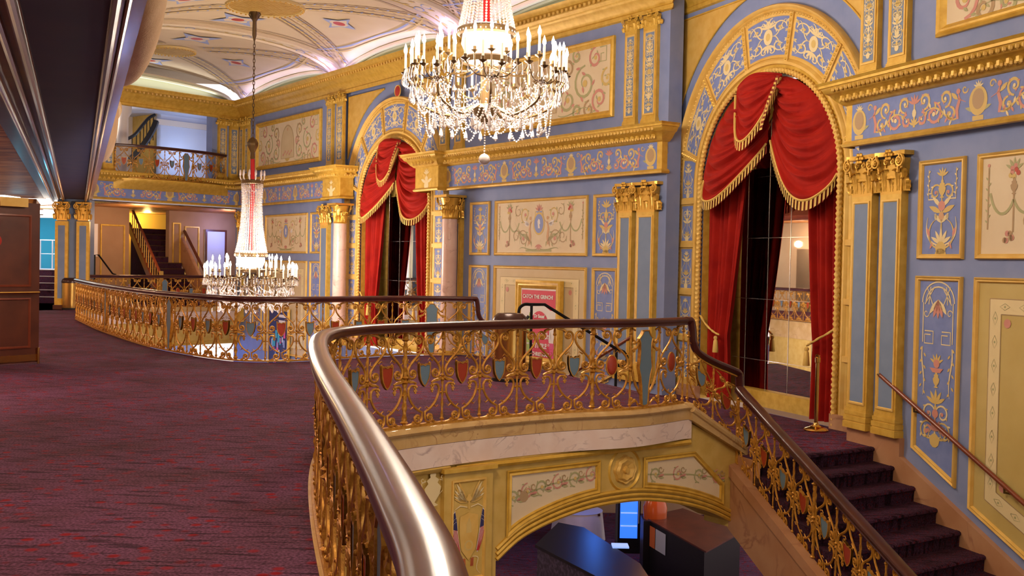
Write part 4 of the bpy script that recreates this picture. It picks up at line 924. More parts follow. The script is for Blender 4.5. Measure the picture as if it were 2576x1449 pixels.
# ------------------------------------------------------------ vaulted ceiling
# local frame of the hall: s along the long wall (towards the viewer), v from the long wall into the hall
ZS, HV = 6.22, .78
U1 = WB.uz(845, 200)[0]; U2 = WB.uz(1150, 110)[0]
BAYS = [(U_C + .1, U1 - .25), (U1 + .35, U2 - .2), (U2 + .5, U2 + 6.7), (U2 + 7.4, U2 + 13.4), (U2 + 14.0, U2 + 20)]
HW = 3.15
def bay_z(q, v):                    # q in 0..1 along the bay, v metres from the wall
    y = min(1, abs(v - HW) / HW); x = abs(q - .5) * 2
    z1 = HV * sqrt(max(0, 1 - (y * .995) ** 2.2)); z2 = (.42 + (HV - .42) * (1 - y)) * sqrt(max(0, 1 - (x * .99) ** 2.2))
    return ZS + max(z1, z2)
def SV(u, v, z): p = WB.pt(u, 0, v); return (p.x, p.y, z)
for bi, (ua, ub) in enumerate(BAYS):
    b = MB(); b.grid(lambda i, j: SV(ua + (ub - ua) * i, 2 * HW * j - .0, bay_z(i, 2 * HW * j)), 40, 40, 'ceil_plain'); o = struct(b.build('ceiling', angle=30))
    Z = lambda u, v, d=.012: SV(u, v, bay_z((u - ua) / (ub - ua), v) - d)
    fn = lambda x, z, y: Z(min(ub - .01, max(ua + .01, x)), min(2 * HW - .02, max(.02, z)), .02 - y * .5)
    r = Orn(-.004, fn); um = (ua + ub) / 2; hl = (ub - ua) / 2
    for sx in (1, -1):
        for sv in (1, -1):                       # diagonal painted bands
            for k, (dd, m, w) in enumerate(((-.26, 'ceil_line', .035), (.26, 'ceil_line', .035), (0, 'orn_gold', .03), (-.17, 'orn_gold', .07), (.17, 'orn_gold', .07))):
                L = [(um + sx * (hl * t - dd * .8), HW + sv * (HW * t + dd * .8)) for t in [.20 + .76 * i / 30 for i in range(31)]]; r.stroke(L, w, m, False)
            for k in range(26):
                t = .22 + .72 * k / 26; 
                for dd in (-.17, .17): r.leaf(um + sx * (hl * t - dd * .8), HW + sv * (HW * t + dd * .8), atan2(sv * HW, sx * hl) + .9 * (-1) ** k, .13, .05, 'ceil_line' if k % 2 else 'ceil_blue')
    for sv in (1, -1):                           # lozenges in the four cells
        for (x, v, w, h) in ((um, HW + sv * HW * .56, .55, .42),):
            r.blob([(x - w, v), (x - w * .35, v + h * .3), (x, v + h), (x + w * .35, v + h * .3), (x + w, v), (x + w * .35, v - h * .3), (x, v - h), (x - w * .35, v - h * .3)], 'ceil_blue'); r.blob([(x - w * .7, v), (x - w * .3, v + h * .25), (x, v + h * .7), (x + w * .3, v + h * .25), (x + w * .7, v), (x + w * .3, v - h * .25), (x, v - h * .7), (x - w * .3, v - h * .25)], 'cream', -.002); r.disc(x, v, .14, 'orn_red', 14, dy=-.004)
        for (x, v) in ((um + sv * hl * .62, HW),):
            w, h = .50, .5
            r.blob([(x - w, v - h), (x, v - h * .55), (x + w, v - h), (x + w * .55, v), (x + w, v + h), (x, v + h * .55), (x - w, v + h), (x - w * .55, v)], 'ceil_blue'); r.blob([(x - w * .7, v - h * .7), (x, v - h * .45), (x + w * .7, v - h * .7), (x + w * .42, v), (x + w * .7, v + h * .7), (x, v + h * .45), (x - w * .7, v + h * .7), (x - w * .42, v)], 'cream', -.002); r.disc(x, v, .15, 'orn_red', 14, dy=-.004)
    for v0 in (.34, 2 * HW - .34):                # band following the lunettes
        for dd in (0, .16):
            r.stroke([(ua + (ub - ua) * i / 40, v0 + (dd if v0 < HW else -dd) + .9 * (abs(i / 20 - 1) ** 3) * (1 if v0 < HW else -1) * .35) for i in range(1, 40)], .05, 'ceil_blue' if dd else 'orn_gold', False)
    for xx in (ua + .12, ua + .3, ub - .12, ub - .3): r.stroke([(xx, .3 + (2 * HW - .6) * i / 40) for i in range(41)], .045, 'ceil_line', False)
    r.build('painted_ornament', o)
    # rosette grille
    R_ = .85 if bi else .62; p = SV(um, HW, ZS + HV - .03); t = thing('ceiling_rosette', ['round gold ceiling grille over the far end of the hall', 'round gold ceiling grille from which the far chandelier hangs', 'round gold ceiling grille in the middle of the hall', 'round gold ceiling grille near the stairwell', 'round gold ceiling grille behind the stairwell'][bi], 'ceiling rosette', T(*p) @ RZ(WB.a))
    b = MB(); b.lathe([(0, 0), (R_ * .9, 0), (R_ * .93, -.03), (R_, -.03), (R_ * 1.02, .02)], 'ceil_gold', 40)
    b.build('grille', t)
    b = MB()
    for k in range(-12, 13):
        q = k / 13 * R_; l = sqrt(max(0, (R_ * .9) ** 2 - q * q)); b.box(q - .012, q + .012, -l, l, -.02, 0, 'gold_light'); b.box(-l, l, q - .012, q + .012, -.02, 0, 'gold_light')
    for k in range(40): a = k * pi / 20; b.ball((R_ * .965 * cos(a), R_ * .965 * sin(a), -.035), .03, 'gold_light', 4, 3)
    b.build('lattice', t)
# ribs between bays, with paired blue outlines and medallions
for i in range(len(BAYS)):
    ua = BAYS[i][1]; ub = BAYS[i + 1][0] if i < len(BAYS) - 1 else ua + .6
    zr = lambda v: ZS + HV * 1.0 * sqrt(max(0, 1 - (min(1, abs(v - HW) / HW) * .995) ** 2.2)) - .05
    b = MB(); prof = [(ua - .02, .05), (ua - .02, -.03), (ua + .05, -.05), (ua + .09, 0), (ub - .09, 0), (ub - .05, -.05), (ub + .02, -.03), (ub + .02, .05)]
    b.grid(lambda j, k: (lambda v, c: SV(c[0], v, zr(v) + c[1]))(2 * HW * j, prof[min(7, int(round(k * 7)))]), 48, 7, 'cream'); o = struct(b.build('ceiling', angle=30))
    r = Orn(-.004, lambda x, z, y: SV(x, z, zr(z) - .004 + y))
    for xx, m in ((ua + .02, 'ceil_blue'), (ub - .02, 'ceil_blue'), (ua + .13, 'orn_gold'), (ub - .13, 'orn_gold')): r.stroke([(xx, .1 + (2 * HW - .2) * k / 40) for k in range(41)], .035, m, False)
    um = (ua + ub) / 2
    for k in range(26):
        v = .25 + k * .235
        if k % 6 == 3:
            for q in (-.14, .14): r.disc(um + q, v, .12, 'ceil_blue', 14, .9); r.disc(um + q, v, .09, 'cream', 14, .9, dy=-.002)
        else:
            for q in (-.12, .12): r.leaf(um + q, v, pi / 2 + .6 * (-1) ** k, .16, .07, 'orn_gold')
    r.build('painted_ornament', o)
    # lamps hidden behind the cornice at the springing of each rib wash the vault with lavender light
    for v in (.38,):
        q = SV(um, v, 6.30); point('cove_lamp', q, (.42, .38, 1), 8, .12)
# lunettes : recessed pale yellow tympana
for bi, (ua, ub) in enumerate(BAYS[:3]):
    b = MB(); n = 24; um, hl = (ua + ub) / 2, (ub - ua) / 2
    for k, (dv, f, m) in enumerate(((-.05, .98, 'ceil_plain'), (-.10, .93, 'lunette'), (-.22, .86, 'lunette'))): 
        pts = [(um - hl * f * cos(pi * i / n), ZS - .02 + .42 * f * sin(pi * i / n) ** .9) for i in range(n + 1)]
        b.tube([SV(u, dv, z) for u, z in pts], .045, m, 6)
    pts = [(um - hl * .99 * cos(pi * i / n), ZS - .02 + .45 * sin(pi * i / n) ** .9) for i in range(n + 1)]
    b.add([SV(u, 0.0, z) for u, z in pts] + [SV(um + (u - um) * .86, -.30, ZS + (z - ZS) * .86) for u, z in pts], [(i, i + 1, n + i + 2, n + i + 1) for i in range(n)], 'lunette')
    b.add([SV(um + (u - um) * .86, -.30, ZS + (z - ZS) * .86) for u, z in pts], [tuple(range(n + 1))], 'lunette')
    b.add([SV(ua, -.4, ZS - .06), SV(ub, -.4, ZS - .06), SV(ub, .2, ZS - .06), SV(ua, .2, ZS - .06)], [(0, 1, 2, 3)], 'gold')
    struct(b.build('ceiling'))
    l = area('cove_light', SV(um, .12, ZS + .06), (0, 0, 0), hl * 1.5, .06, (1, .96, .78), 3.5); l.rotation_euler = (radians(180), 0, WB.a)
    l = area('cove_light', SV(um, .05, ZS + .04), (0, 0, 0), hl * 1.9, .05, (.42, .42, 1), 15); l.rotation_euler = (radians(222), 0, WB.a)
b = MB(); k_ = [SV(U_C, 0, ZS), SV(U_C - .2, 7, ZS)]
# end wall lunette
a0, a1 = WK.pt(-.3, ZS - .02, -.1), WK.pt(-7.5, ZS - .02, -.1); b = MB(); n = 24
pts = [((a0 + (a1 - a0) * (.5 - .5 * cos(pi * i / n))).to_2d(), ZS - .02 + .48 * sin(pi * i / n) ** .8) for i in range(n + 1)]
b.add([(p.x, p.y, z) for p, z in pts], [tuple(range(n + 1))], 'lunette'); 
for f in (.0, .12, .26): b.tube([(p.x * 1.0 + .05, p.y - .10 - f * .5, ZS + (z - ZS) * (1 - f * .8) - .01) for p, z in pts], .045, 'lunette' if f else 'cream', 6)
struct(b.build('ceiling'))
l = area('cove_light', tuple(WK.pt(-4, ZS + .06, .15)), (radians(180), 0, WK.a), 6.0, .06, (.80, .88, 1), 12)
# closing slab over everything, so nothing shows through behind the end wall
p = [WB.pt(U_C - 2, 0, -3), WB.pt(U2 + 22, 0, -3), WB.pt(U2 + 22, 0, 14), WB.pt(U_C - 12, 0, 14)]
quad('ceiling', [(q.x, q.y, 7.3) for q in p], 'ceil_plain')
# ------------------------------------------------------------ far end of the hall: frieze beam, loggia, lobby with stairs
KM = WK.M()
def kbox(name, u0, u1, y0, y1, z0, z1, m, par=None, st=True):
    b = MB(); b.box(u0, u1, y0, y1, z0, z1, m); o = b.build(name, par, KM, smooth=False)
    if st: struct(o)
    return o
kbox('wall_back', -4.95, 0.2, 0, .5, 3.0, 3.62, 'blue')                       # beam carrying the loggia
kbox('trim_4', -4.95, 0, -.16, .3, 3.0, 3.03, 'white_blue')
kbox('wall_back', -9.5, -4.15, .0, .3, 3.6, 6.3, 'blue'); kbox('wall_back', -1.0, .3, .0, .3, 3.6, 6.3, 'blue'); kbox('wall_back', -4.2, -.9, .0, .3, 5.76, 6.3, 'gold')
# loggia room
kbox('floor', -9, 1.6, .3, 5, 3.55, 3.60, 'carpet'); kbox('ceiling', -9, 1.6, .2, 5, 5.88, 5.95, 'white_blue')
kbox('wall_back', -1.64, 1.6, 2.0, 2.15, 3.6, 5.9, 'white_blue'); kbox('wall_back', -6, -1.0, 3.4, 3.5, 3.6, 5.9, 'white'); kbox('wall_side', -1.64, -1.5, 2.0, 3.6, 3.6, 5.9, 'plaster_gold')
kbox('trim_5', -1.66, 1.6, 1.93, 2.0, 5.55, 5.72, 'white')
point('loggia_lamp', tuple(WK.pt(-1.0, 4.6, -1.2)), (.60, .74, 1), 16, .2); point('loggia_lamp', tuple(WK.pt(-3.6, 5.3, -1.2)), (1, .82, .66), 30, .2)
b = MB(); b.lathe([(.16, 3.6), (.16, 5.5), (.24, 5.62), (.26, 5.9)], 'white', 20); b.map(lambda x, y, z: (x - 3.35, y + 1.0, z)); struct(b.build('wall_side', None, KM))
t = thing('stair_railing', 'dark iron railing of the curving stair seen through the loggia', 'railing', KM)
b = MB(); P = smooth_path([(-3.2, 1.6, 4.74), (-2.9, 1.6, 4.93), (-2.6, 1.6, 5.12), (-2.36, 1.6, 5.42), (-2.15, 1.6, 5.66), (-1.95, 1.6, 5.78)], 6); b.tube(P, .05, 'black', 6); b.build('handrail', t)
b = MB(); Q = smooth_path([(-3.3, 1.6, 3.75), (-2.9, 1.6, 4.2), (-2.5, 1.6, 4.6), (-2.2, 1.6, 5.0), (-2.0, 1.6, 5.35), (-1.9, 1.6, 5.6)], 6); b.tube(Q, .10, 'black', 4); b.build('stringer', t)
for i in range(1, len(P), 3): b = MB(); b.tube([P[i], (P[i].x, P[i].y, min(q.z for q in Q if abs(q.x - P[i].x) < .22) if any(abs(q.x - P[i].x) < .22 for q in Q) else P[i].z - .6)], .014, 'black', 5); b.build('baluster', t)
# bulging balcony front of the loggia
t = thing('loggia_balcony', 'gold bulging balcony front with handrail high on the end wall', 'balcony', KM)
b = MB(); b.grid(lambda i, j: (-4.25 + 3.75 * i, -.12 - .42 * sin(pi * i) ** .6 * (1 - .5 * j ** 2) * cos(j * 1.2), 3.66 - .30 * j + .0), 24, 8, 'gold'); b.grid(lambda i, j: (-4.25 + 3.75 * i, .1 - (.22 + .42 * sin(pi * i) ** .6) * j, 3.665), 24, 2, 'gold'); b.build('front', t)
# room below the loggia
kbox('ceiling', -3.9, 4, .2, 7, 2.98, 3.0, 'foil')
kbox('wall_back', -3.9, -1.83, 3.2, 3.4, 0, 3, 'far_wall'); kbox('wall_back', -.42, 3.2, 3.2, 3.4, 0, 3, 'far_wall'); kbox('wall_back', -2.4, 3.0, 6.6, 6.7, .5, 3.4, 'far_yellow')
kbox('wall_side', 3.2, 3.3, .2, 3.4, 0, 3, 'far_wall'); kbox('floor', -6.4, 3.4, -.02, 7, -.02, .0, 'carpet')
for (u0, u1, z0, z1) in ((-2.80, -1.98, .3, 2.45), (-.30, .0, .3, 2.6), (.15, .70, .3, 2.5)):
    b = MB(); b.sweep([(u0, z0), (u1, z0), (u1, z1), (u0, z1)], [(0, 0), (0, .02), (.04, .02), (.05, 0)], 'gold', closed=True); b.map(lambda x, y, z: (x, y + 3.19, z)); struct(b.build('trim_6', None, KM))
SU = lambda y: -.77 + .30 * (y - 2.8)
SHM = lambda x, y, z: (x + SU(y), y, z)
t = thing('staircase', 'dark carpeted staircase rising in the far lobby under the loggia', 'stairs', KM)
for k in range(13):
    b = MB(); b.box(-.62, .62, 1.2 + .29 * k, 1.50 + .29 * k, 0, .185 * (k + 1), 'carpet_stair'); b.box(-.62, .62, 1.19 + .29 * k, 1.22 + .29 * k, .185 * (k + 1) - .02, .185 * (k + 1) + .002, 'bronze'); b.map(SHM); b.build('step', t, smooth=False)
t = thing('stair_balustrade', 'brown wooden spindle balustrade left of the far lobby stairs', 'railing', KM)
b = MB(); b.tube([SHM(-.68, 1.2, .95), SHM(-.68, 4.9, 3.2)], .045, 'wood_red', 6); b.build('handrail', t)
b = MB(); b.box(-.74, -.62, 1.1, 1.2, 0, 1.05, 'gold_light'); b.map(SHM); b.build('newel_post', t)
b = MB(); b.prism([(1.2, 0), (4.9, 2.3), (4.9, 2.6), (1.2, .3)], -.74, -.66, 'wood_red'); b.map(lambda x, y, z: SHM(y, x, z)); b.build('stringer', t, smooth=False)
for k in range(14): b = MB(); b.tube([SHM(-.69, 1.3 + .25 * k, .3 + .16 * k), SHM(-.69, 1.3 + .25 * k, 1.0 + .152 * k)], .016, 'gold_light', 5); b.build('spindle', t)
t = thing('stair_wall_handrail', 'sloping wooden handrail right of the far lobby stairs', 'handrail', KM)
b = MB(); b.prism([(1.0, 0), (1.0, .75), (4.9, 3.2), (4.9, 2.3)], .66, .78, 'stringer'); b.map(lambda x, y, z: SHM(y, x, z)); b.build('panelling', t, smooth=False)
b = MB(); b.tube([SHM(.80, .9, .95), SHM(.80, 4.9, 3.35)], .05, 'wood_dark', 6); b.build('rail', t)
t = thing('lit_doorway', 'pale lavender lit doorway left of the far chandelier', 'doorway', KM)
b = MB(); b.box(.90, 1.72, 3.14, 3.19, 0, 2.42, 'white_blue'); b.build('opening', t, smooth=False); b = MB(); b.sweep([(.90, 0), (.90, 2.42), (1.72, 2.42), (1.72, 0)], [(0, 0), (0, .03), (-.06, .03), (-.06, 0)], 'wood_dark'); b.map(lambda x, y, z: (x, y + 3.14, z)); b.build('frame', t)
l = area('doorway_lamp', tuple(WK.pt(1.3, 2.5, -2.3)), (radians(75), 0, WK.a), .5, .3, (.30, .34, 1), 9)
point('lobby_lamp', tuple(WK.pt(-2.6, 2.5, -1.3)), (1, .58, .30), 45, .2); point('stair_top_lamp', tuple(WK.pt(.4, 2.8, -5.9)), (1, .72, .25), 40, .1); point('lobby_lamp', tuple(WK.pt(.6, 2.6, -1.4)), (1, .58, .34), 16, .2)
t = thing('wall_notice', 'white notice board with two dark lines on the far lobby wall', 'notice', KM)
b = MB(); b.box(-3.42, -2.92, 3.12, 3.18, 1.45, 2.45, 'paper'); b.box(-3.20, -3.06, 3.115, 3.12, 2.10, 2.13, 'black'); b.box(-3.20, -3.08, 3.115, 3.12, 1.98, 2.01, 'black'); b.build('board', t, smooth=False)
t = thing('lobby_handrail', 'black iron stair handrail with curled end in the far lobby', 'handrail', KM)
b = MB(); b.tube([(-3.62, 2.0, .0), (-3.62, 2.0, 1.5), (-3.5, 2.0, 1.5), (-3.05, 2.0, .95), (-2.95, 2.0, .92), (-2.9, 2.0, .85), (-2.96, 2.0, .78)], .025, 'iron', 6); b.build('rail', t)
# balustrade edge, marble band and lower arcade at the far side of the atrium
kbox('trim_7', -4.95, .2, -.12, .12, -.12, 0.02, 'marble_gold'); kbox('trim_8', -4.95, .2, -.06, .1, -.42, -.12, 'marble_white'); kbox('wall_back', -4.95, .3, 0, .1, -1.05, -.42, 'plaster_gold'); kbox('trim_9', -4.95, .3, -.06, .1, -1.12, -1.02, 'gold')
kbox('wall_back', -9.5, .4, 3, 3.1, LOW, -1.0, 'white_blue'); kbox('ceiling', -9.5, .4, 0, 3.1, -1.1, -1.06, 'cream')
kbox('door_2', -2.2, -1.3, 2.9, 3.0, LOW, -1.7, 'teal_lit'); kbox('door_3', -5.0, -4.2, 2.9, 3.0, LOW, -1.7, 'teal_lit')
b = MB(); b.prism([(-3.6, LOW), (-3.6, -2.4)] + [(-3.15 - .45 * cos(pi * i / 10), -2.4 + .4 * sin(pi * i / 10)) for i in range(11)] + [(-2.7, LOW)], 2.9, 2.99, 'wood_dark'); o = b.build('door_4', None, KM, smooth=False); struct(o)
point('lower_lobby_lamp', tuple(WK.pt(-3, -1.8, -1.4)), (.35, .45, 1), 130, .3)
# pier with paired pilasters at the left and the hallway beyond it
pc = Vector((-11.98, 29.8, 0)); pa = atan2(.08, 1)
t = thing('pilaster_pier', 'blue pier with two gilt capitals at the end of the dark ceiling beam', 'pier', T(pc.x, pc.y, 0) @ RZ(.10))
b = MB(); b.box(-.42, .42, 0, .5, 0, 3.0, 'blue_pil'); b.build('core', t, smooth=False)
for x in (-.28, .28):
    b = MB(); b.box(x - .17, x + .17, -.1, 0, .0, 2.4, 'gold'); s = b.build('shaft', t, smooth=False)
    b = MB(); b.poly([(x - .09, .3), (x + .09, .3), (x + .09, 2.28), (x - .09, 2.28)], 'blue_pil', -.104); b.build('inset_panel', s, smooth=False)
    c = capital_mesh(.28, .5, .10).build('capital', t); c.location = (x, 0, 2.42)
b = MB(); b.box(-.48, .48, -.14, 0, 0, .12, 'wood_dark'); b.build('base', t, smooth=False)
# hallway on the far left
quad('wall_left', [(-19, 38, -.2), (-15.6, 38, -.2), (-15.6, 38, 2.75), (-19, 38, 2.75)], 'teal_lit')
point('teal_lamp', (-16.6, 36.6, 2.3), (.18, .75, 1), 14, .15)
quad('wall_left', [(-13.0, 31.6, 0), (-15.75, 38.2, 0), (-15.75, 38.2, 3.1), (-13.0, 31.6, 3.1)], 'white_blue')
t = thing('staircase', 'dark steps with lit edges at the end of the left hallway', 'stairs', T(-15.6, 33.2, 0))
for k in range(5): b = MB(); b.box(-1.8, 1.9, .42 * k, .42 * k + .45, 0, .20 * (k + 1), 'carpet_stair'); b.box(-1.8, 1.9, .42 * k - .01, .42 * k + .02, .2 * (k + 1) - .02, .2 * (k + 1) + .003, 'rail_steel'); b.build('step', t, smooth=False)
b = MB(); b.box(-1.8, 1.9, 2.1, 5, 0, 1.0, 'white_blue'); b.build('landing', t, smooth=False)
t = thing('hall_railing', 'slim metal railing in front of the teal lit wall', 'railing', T(-15.1, 36.0, 1.0))
for x in (-.9, -.45, -.05, .3): b = MB(); b.tube([(x, 0, 0), (x, 0, .95)], .025, 'rail_steel', 6); b.build('post', t)
b = MB(); b.tube([(-.8, 0, .95), (.85, 0, .95)], .02, 'rail_steel', 6); b.tube([(-.8, 0, .5), (.85, 0, .5)], .012, 'rail_steel', 6); b.build('rail', t)
t = thing('hall_railing', 'black sloping handrail beside the teal lit wall', 'handrail', T(-14.35, 35.2, 1.0)); b = MB(); b.tube([(0, 0, 0), (0, 0, 1.05), (.12, 0, 1.05), (.4, -.3, .4)], .03, 'iron', 6); b.build('rail', t)
# ------------------------------------------------------------ mezzanine soffit and beam over the upper floor
ZM = 3.0
n0 = Vector((-2.36, 4.2)); 
def beam_pt(Y, off):      # right edge of dark soffit follows this line; off to the right
    a = Vector((-2.13, 5.8)); d = Vector((-12.0, 30.6)) - a; d.normalize(); nn = Vector((d.y, -d.x)); p = a + d * ((Y - a.y) / d.y) + nn * off; return (p.x, p.y)
def bl(off): return lambda Y: beam_pt(Y, off)
Y0, Y1 = 2.0, 31.0
def strip(name, o0, o1, z0, z1, m, st='structure', Ya=Y0, Yb=Y1):
    b = MB(); q = [beam_pt(Ya, o0), beam_pt(Yb, o0), beam_pt(Yb, o1), beam_pt(Ya, o1)]; b.prism(q, z0, z1, m, 'z'); o = b.build(name, None, smooth=False); o['kind'] = st; return o
strip('ceiling', -14, -1.05, ZM + .12, ZM + .2, 'foil', Yb=32.6); strip('ceiling', -14, -1.3, 2.86, 3.1, 'foil', Ya=32.6, Yb=39)
strip('trim_10', -.50, -.0, ZM, ZM + .5, 'soffit_navy')
for o0, o1, z, m in ((-.58, -.50, ZM - .02, 'wood_red'), (-.78, -.58, ZM + .02, 'wood_dark'), (-.86, -.78, ZM - .02, 'wood_red'), (-1.05, -.86, ZM + .06, 'wood_dark'), (0, .07, ZM - .03, 'wood_red'), (.07, .20, ZM, 'wood_red')): strip('trim_10', o0, o1, z, ZM + .5, m)
b = MB()
for off, z, r in ((-.54, ZM - .03, .03), (-.66, ZM, .03), (.03, ZM - .045, .028), (.10, ZM - .01, .02), (-.82, ZM - .03, .022)):
    p, q = beam_pt(Y0, off), beam_pt(Y1, off); b.tube([(p[0], p[1], z), (q[0], q[1], z)], r, 'wood_red', 8)
struct(b.build('trim_11'))
strip('wall_left', .16, .20, ZM + .02, 3.8, 'wood_red'); strip('wall_left', -2, .0, 3.5, 3.6, 'wood_dark')
d = Vector(beam_pt(10, 0)) - Vector(beam_pt(9, 0)); ba = atan2(d.y, d.x)
def bowl(Y, off, z, L, prot, h, label):
    p = beam_pt(Y, off); t = thing('balcony_box', label, 'balcony', T(p[0], p[1], z) @ RZ(ba)); b = MB()
    b.grid(lambda i, j: (L * cos(pi * i) * (cos(j * pi / 2) ** .55 if j < 1 else 0), -prot * sin(pi * i) ** .8 * (cos(j * pi / 2) ** .55 if j < 1 else 0), -h * sin(j * pi / 2)), 32, 14, 'plaster_box'); b.build('front', t)
    b = MB(); b.tube([(L * cos(pi * i / 24), -prot * sin(pi * i / 24) ** .8, .02) for i in range(25)], .05, 'gold', 8); b.build('rim', t); return t
bowl(9.3, .20, 3.92, 2.6, .31, .82, 'plaster balcony bulging above the dark beam, nearer of the two'); 
bowl(18.0, .10, 3.85, 2.0, .34, .80, 'plaster balcony bulging above the dark beam, farther of the two')
p = beam_pt(16.4, .24); t = thing('gold_drapery', 'gold fringed drapery hanging between the two plaster balconies', 'drapery', T(p[0], p[1], 3.9) @ RZ(ba))
b = MB(); b.grid(lambda i, j: (-.9 + 1.8 * i, .02 * sin(i * 70), -.05 + 1.1 * (1 - j) - .25 * cos(i * 9) * j), 70, 6, 'gold'); b.build('cloth', t)
# left wooden door leaf
pd = PZ(97, 914, 0.0); dd = (PZ(0, 921, 0) - pd); dd = Vector((dd.x, dd.y, 0)).normalized()
pa_ = atan2(-dd.y, -dd.x)
t = thing('wooden_door', 'open dark wood door with brass bar at the left edge', 'door', T(pd.x, pd.y, 0) @ RZ(pa_))
b = MB(); b.box(-1.3, 0, 0, .055, .02, 2.18, 'wood_dark'); b.build('leaf', t, smooth=False)
for z0, z1 in ((.22, .90), (1.05, 2.02)): b = MB(); P = [(-1.1, z0), (-.13, z0), (-.13, z1), (-1.1, z1)]; b.sweep(P, [(0, 0), (0, .012), (.02, .016), (.035, -.008)], 'wood_red', closed=True); b.poly(P, 'wood_dark', .004); b.build('door_panel', t)
b = MB(); b.tube([(-1.2, -.05, .975), (-.03, -.05, .975)], .013, 'brass', 8); b.tube([(-.05, 0, .975), (-.05, -.05, .975)], .01, 'brass', 6); b.build('push_bar', t)
b = MB(); b.box(-1.28, -.01, -.008, 0, .04, .13, 'brass'); b.build('kick_plate', t, smooth=False)
b = MB(); b.tube([(-.02, -.02, .0), (-.02, -.02, .22)], .018, 'brass', 8); b.build('floor_bolt', t)
b = MB(); b.lathe([(0, .006), (.2, .006), (.21, 0)], 'red_disc', 24); b.xf(T(-.72, 0, 1.66) @ Matrix.Diagonal((.8, 1, .55, 1)) @ Matrix.Rotation(radians(90), 4, 'X')); b.build('oval_sign', t)
b = MB(); b.box(-.62, -.22, -.07, 0, 2.12, 2.24, 'gold_light'); b.build('door_closer', t, smooth=False)
kz = beam_pt(14.9, -2.2)
t = thing('ceiling_light_panel', 'flat white lit ceiling panel above the wooden door', 'ceiling light', T(-14.9, 31.2, ZM + .10)); b = MB(); b.box(-.9, .62, -.5, .5, 0, .02, 'lit_panel'); b.build('diffuser', t, smooth=False)
t = thing('ceiling_light_panel', 'long lit ceiling panel above the left hallway steps', 'ceiling light', T(-14.8, 34.6, 2.80)); b = MB(); b.box(-1.2, .5, -1.6, 1.2, 0, .02, 'lit_panel'); b.build('diffuser', t, smooth=False)
# ------------------------------------------------------------ gilt iron balustrades
def rail_sweep(b, path, prof, m, z0=0):
    n = len(path); vs = []; w = len(prof)
    for i in range(n):
        a, c = path[max(0, i - 1)], path[min(n - 1, i + 1)]; d = (Vector(c) - Vector(a)); l = Vector((d.y, -d.x, 0))
        if l.length < 1e-4: l = Vector((vs_l.x, vs_l.y, 0))
        l.normalize(); vs_l = l
        t = d.normalized(); up = l.cross(t); up = up if up.z > 0 else -up
        if abs(up.z) < .25: up = Vector((0, 0, 1)) * .2 + up
        for o, h in prof: vs.append(Vector(path[i]) + l * o + Vector((0, 0, z0)) + up * (h - z0))
    fs = [(i * w + k, i * w + (k + 1) % w, (i + 1) * w + (k + 1) % w, (i + 1) * w + k) for i in range(n - 1) for k in range(w)]
    b.add(vs, fs + [tuple(range(w)), tuple(range(n * w - 1, (n - 1) * w - 1, -1))], m)
HP = [(-.058, .90), (-.066, .915), (-.060, .935), (-.035, .948), (0, .952), (.035, .948), (.060, .935), (.066, .915), (.058, .90), (.050, .885), (.056, .87), (-.056, .87), (-.050, .885)]
def half(b, sx, w, slope):
    """one mirrored half of the scrollwork; w = unit width (drawn for .447)"""
    k = w / .447; P = lambda L: [(sx * x * k, y, z) for x, y, z in L]; m = 'gilt_iron'
    def sp(cx, cz, r, a0, turns, n=16, w1=.013): return [(cx + r * (1 - .72 * i / n) * cos(a0 + turns * 2 * pi * i / n), -.0, cz + r * (1 - .72 * i / n) * sin(a0 + turns * 2 * pi * i / n)) for i in range(n + 1)]
    def ros(cx, cz, r):
        b.ball((sx * cx * k, -.012, cz), r * .42, m, 6, 4); b.ball((sx * cx * k, .012, cz), r * .42, m, 6, 4)
        for i in range(5): a = i * 2 * pi / 5; b.ball((sx * cx * k + r * .62 * cos(a), 0, cz + r * .62 * sin(a)), r * .34, m, 5, 3)
    # upper S : rosette by the top centre, touching the axis, out to the bar, in beside the shield
    top = sp(.066, .785, .050, pi, .0, 1)[:1]
    s1 = sp(.066, .785, .052, pi + .25, -1.15)[::-1]
    mid = bez((.015, 0, .77), (-.004, 0, .66), (.195, 0, .60), (.190, 0, .505), 12)
    s2 = sp(.136, .490, .052, 0, -1.15)
    b.tube(P(s1[:-1] + mid + s2), .0115, m, 6, 0); ros(.066, .785, .030); ros(.136, .492, .030)
    # lower heart
    s3 = sp(.130, .335, .058, 2.0, -.32, 6)
    mid2 = bez((.100, 0, .375), (.235, 0, .43), (.200, 0, .20), (.016, 0, .135), 14); s4 = sp(.068, .085, .052, pi - .3, 1.15)
    b.tube(P(mid2 + s4), .0115, m, 6); ros(.068, .085, .030)
    # leaves, grapes, thorns
    for (x, z, a, l) in ((.10, .60, 2.6, .045), (.155, .565, .6, .05), (.19, .30, .2, .045), (.11, .20, -.6, .05), (.06, .16, 2.4, .035)):
        b.tube(P([(x, 0, z), (x + l * cos(a), 0, z + l * sin(a)), (x + l * 1.3 * cos(a + .5), 0, z + l * 1.3 * sin(a + .5))]), lambda t: .009 * (1 - t * .8), m, 4)
    b.tube(P(bez((.10, 0, .83), (.14, 0, .865), (.17, 0, .835), (.215, 0, .865), 6)), lambda t: .016 * (1.1 - t), m, 5)
    b.tube(P(bez((.11, 0, .05), (.14, 0, .015), (.17, 0, .045), (.215, 0, .02), 6)), lambda t: .017 * (1.1 - t), m, 5)
    b.tube(P(bez((.20, 0, .44), (.17, 0, .405), (.13, 0, .43), (.09, 0, .40), 6)), lambda t: .018 * (1.1 - .6 * t), m, 5)
    for (x, z) in ((.10, .385), (.085, .37), (.115, .365), (.10, .352), (.09, .335), (.108, .335), (.10, .318)): b.ball((sx * x * k, 0, z), .0125, m, 5, 3)
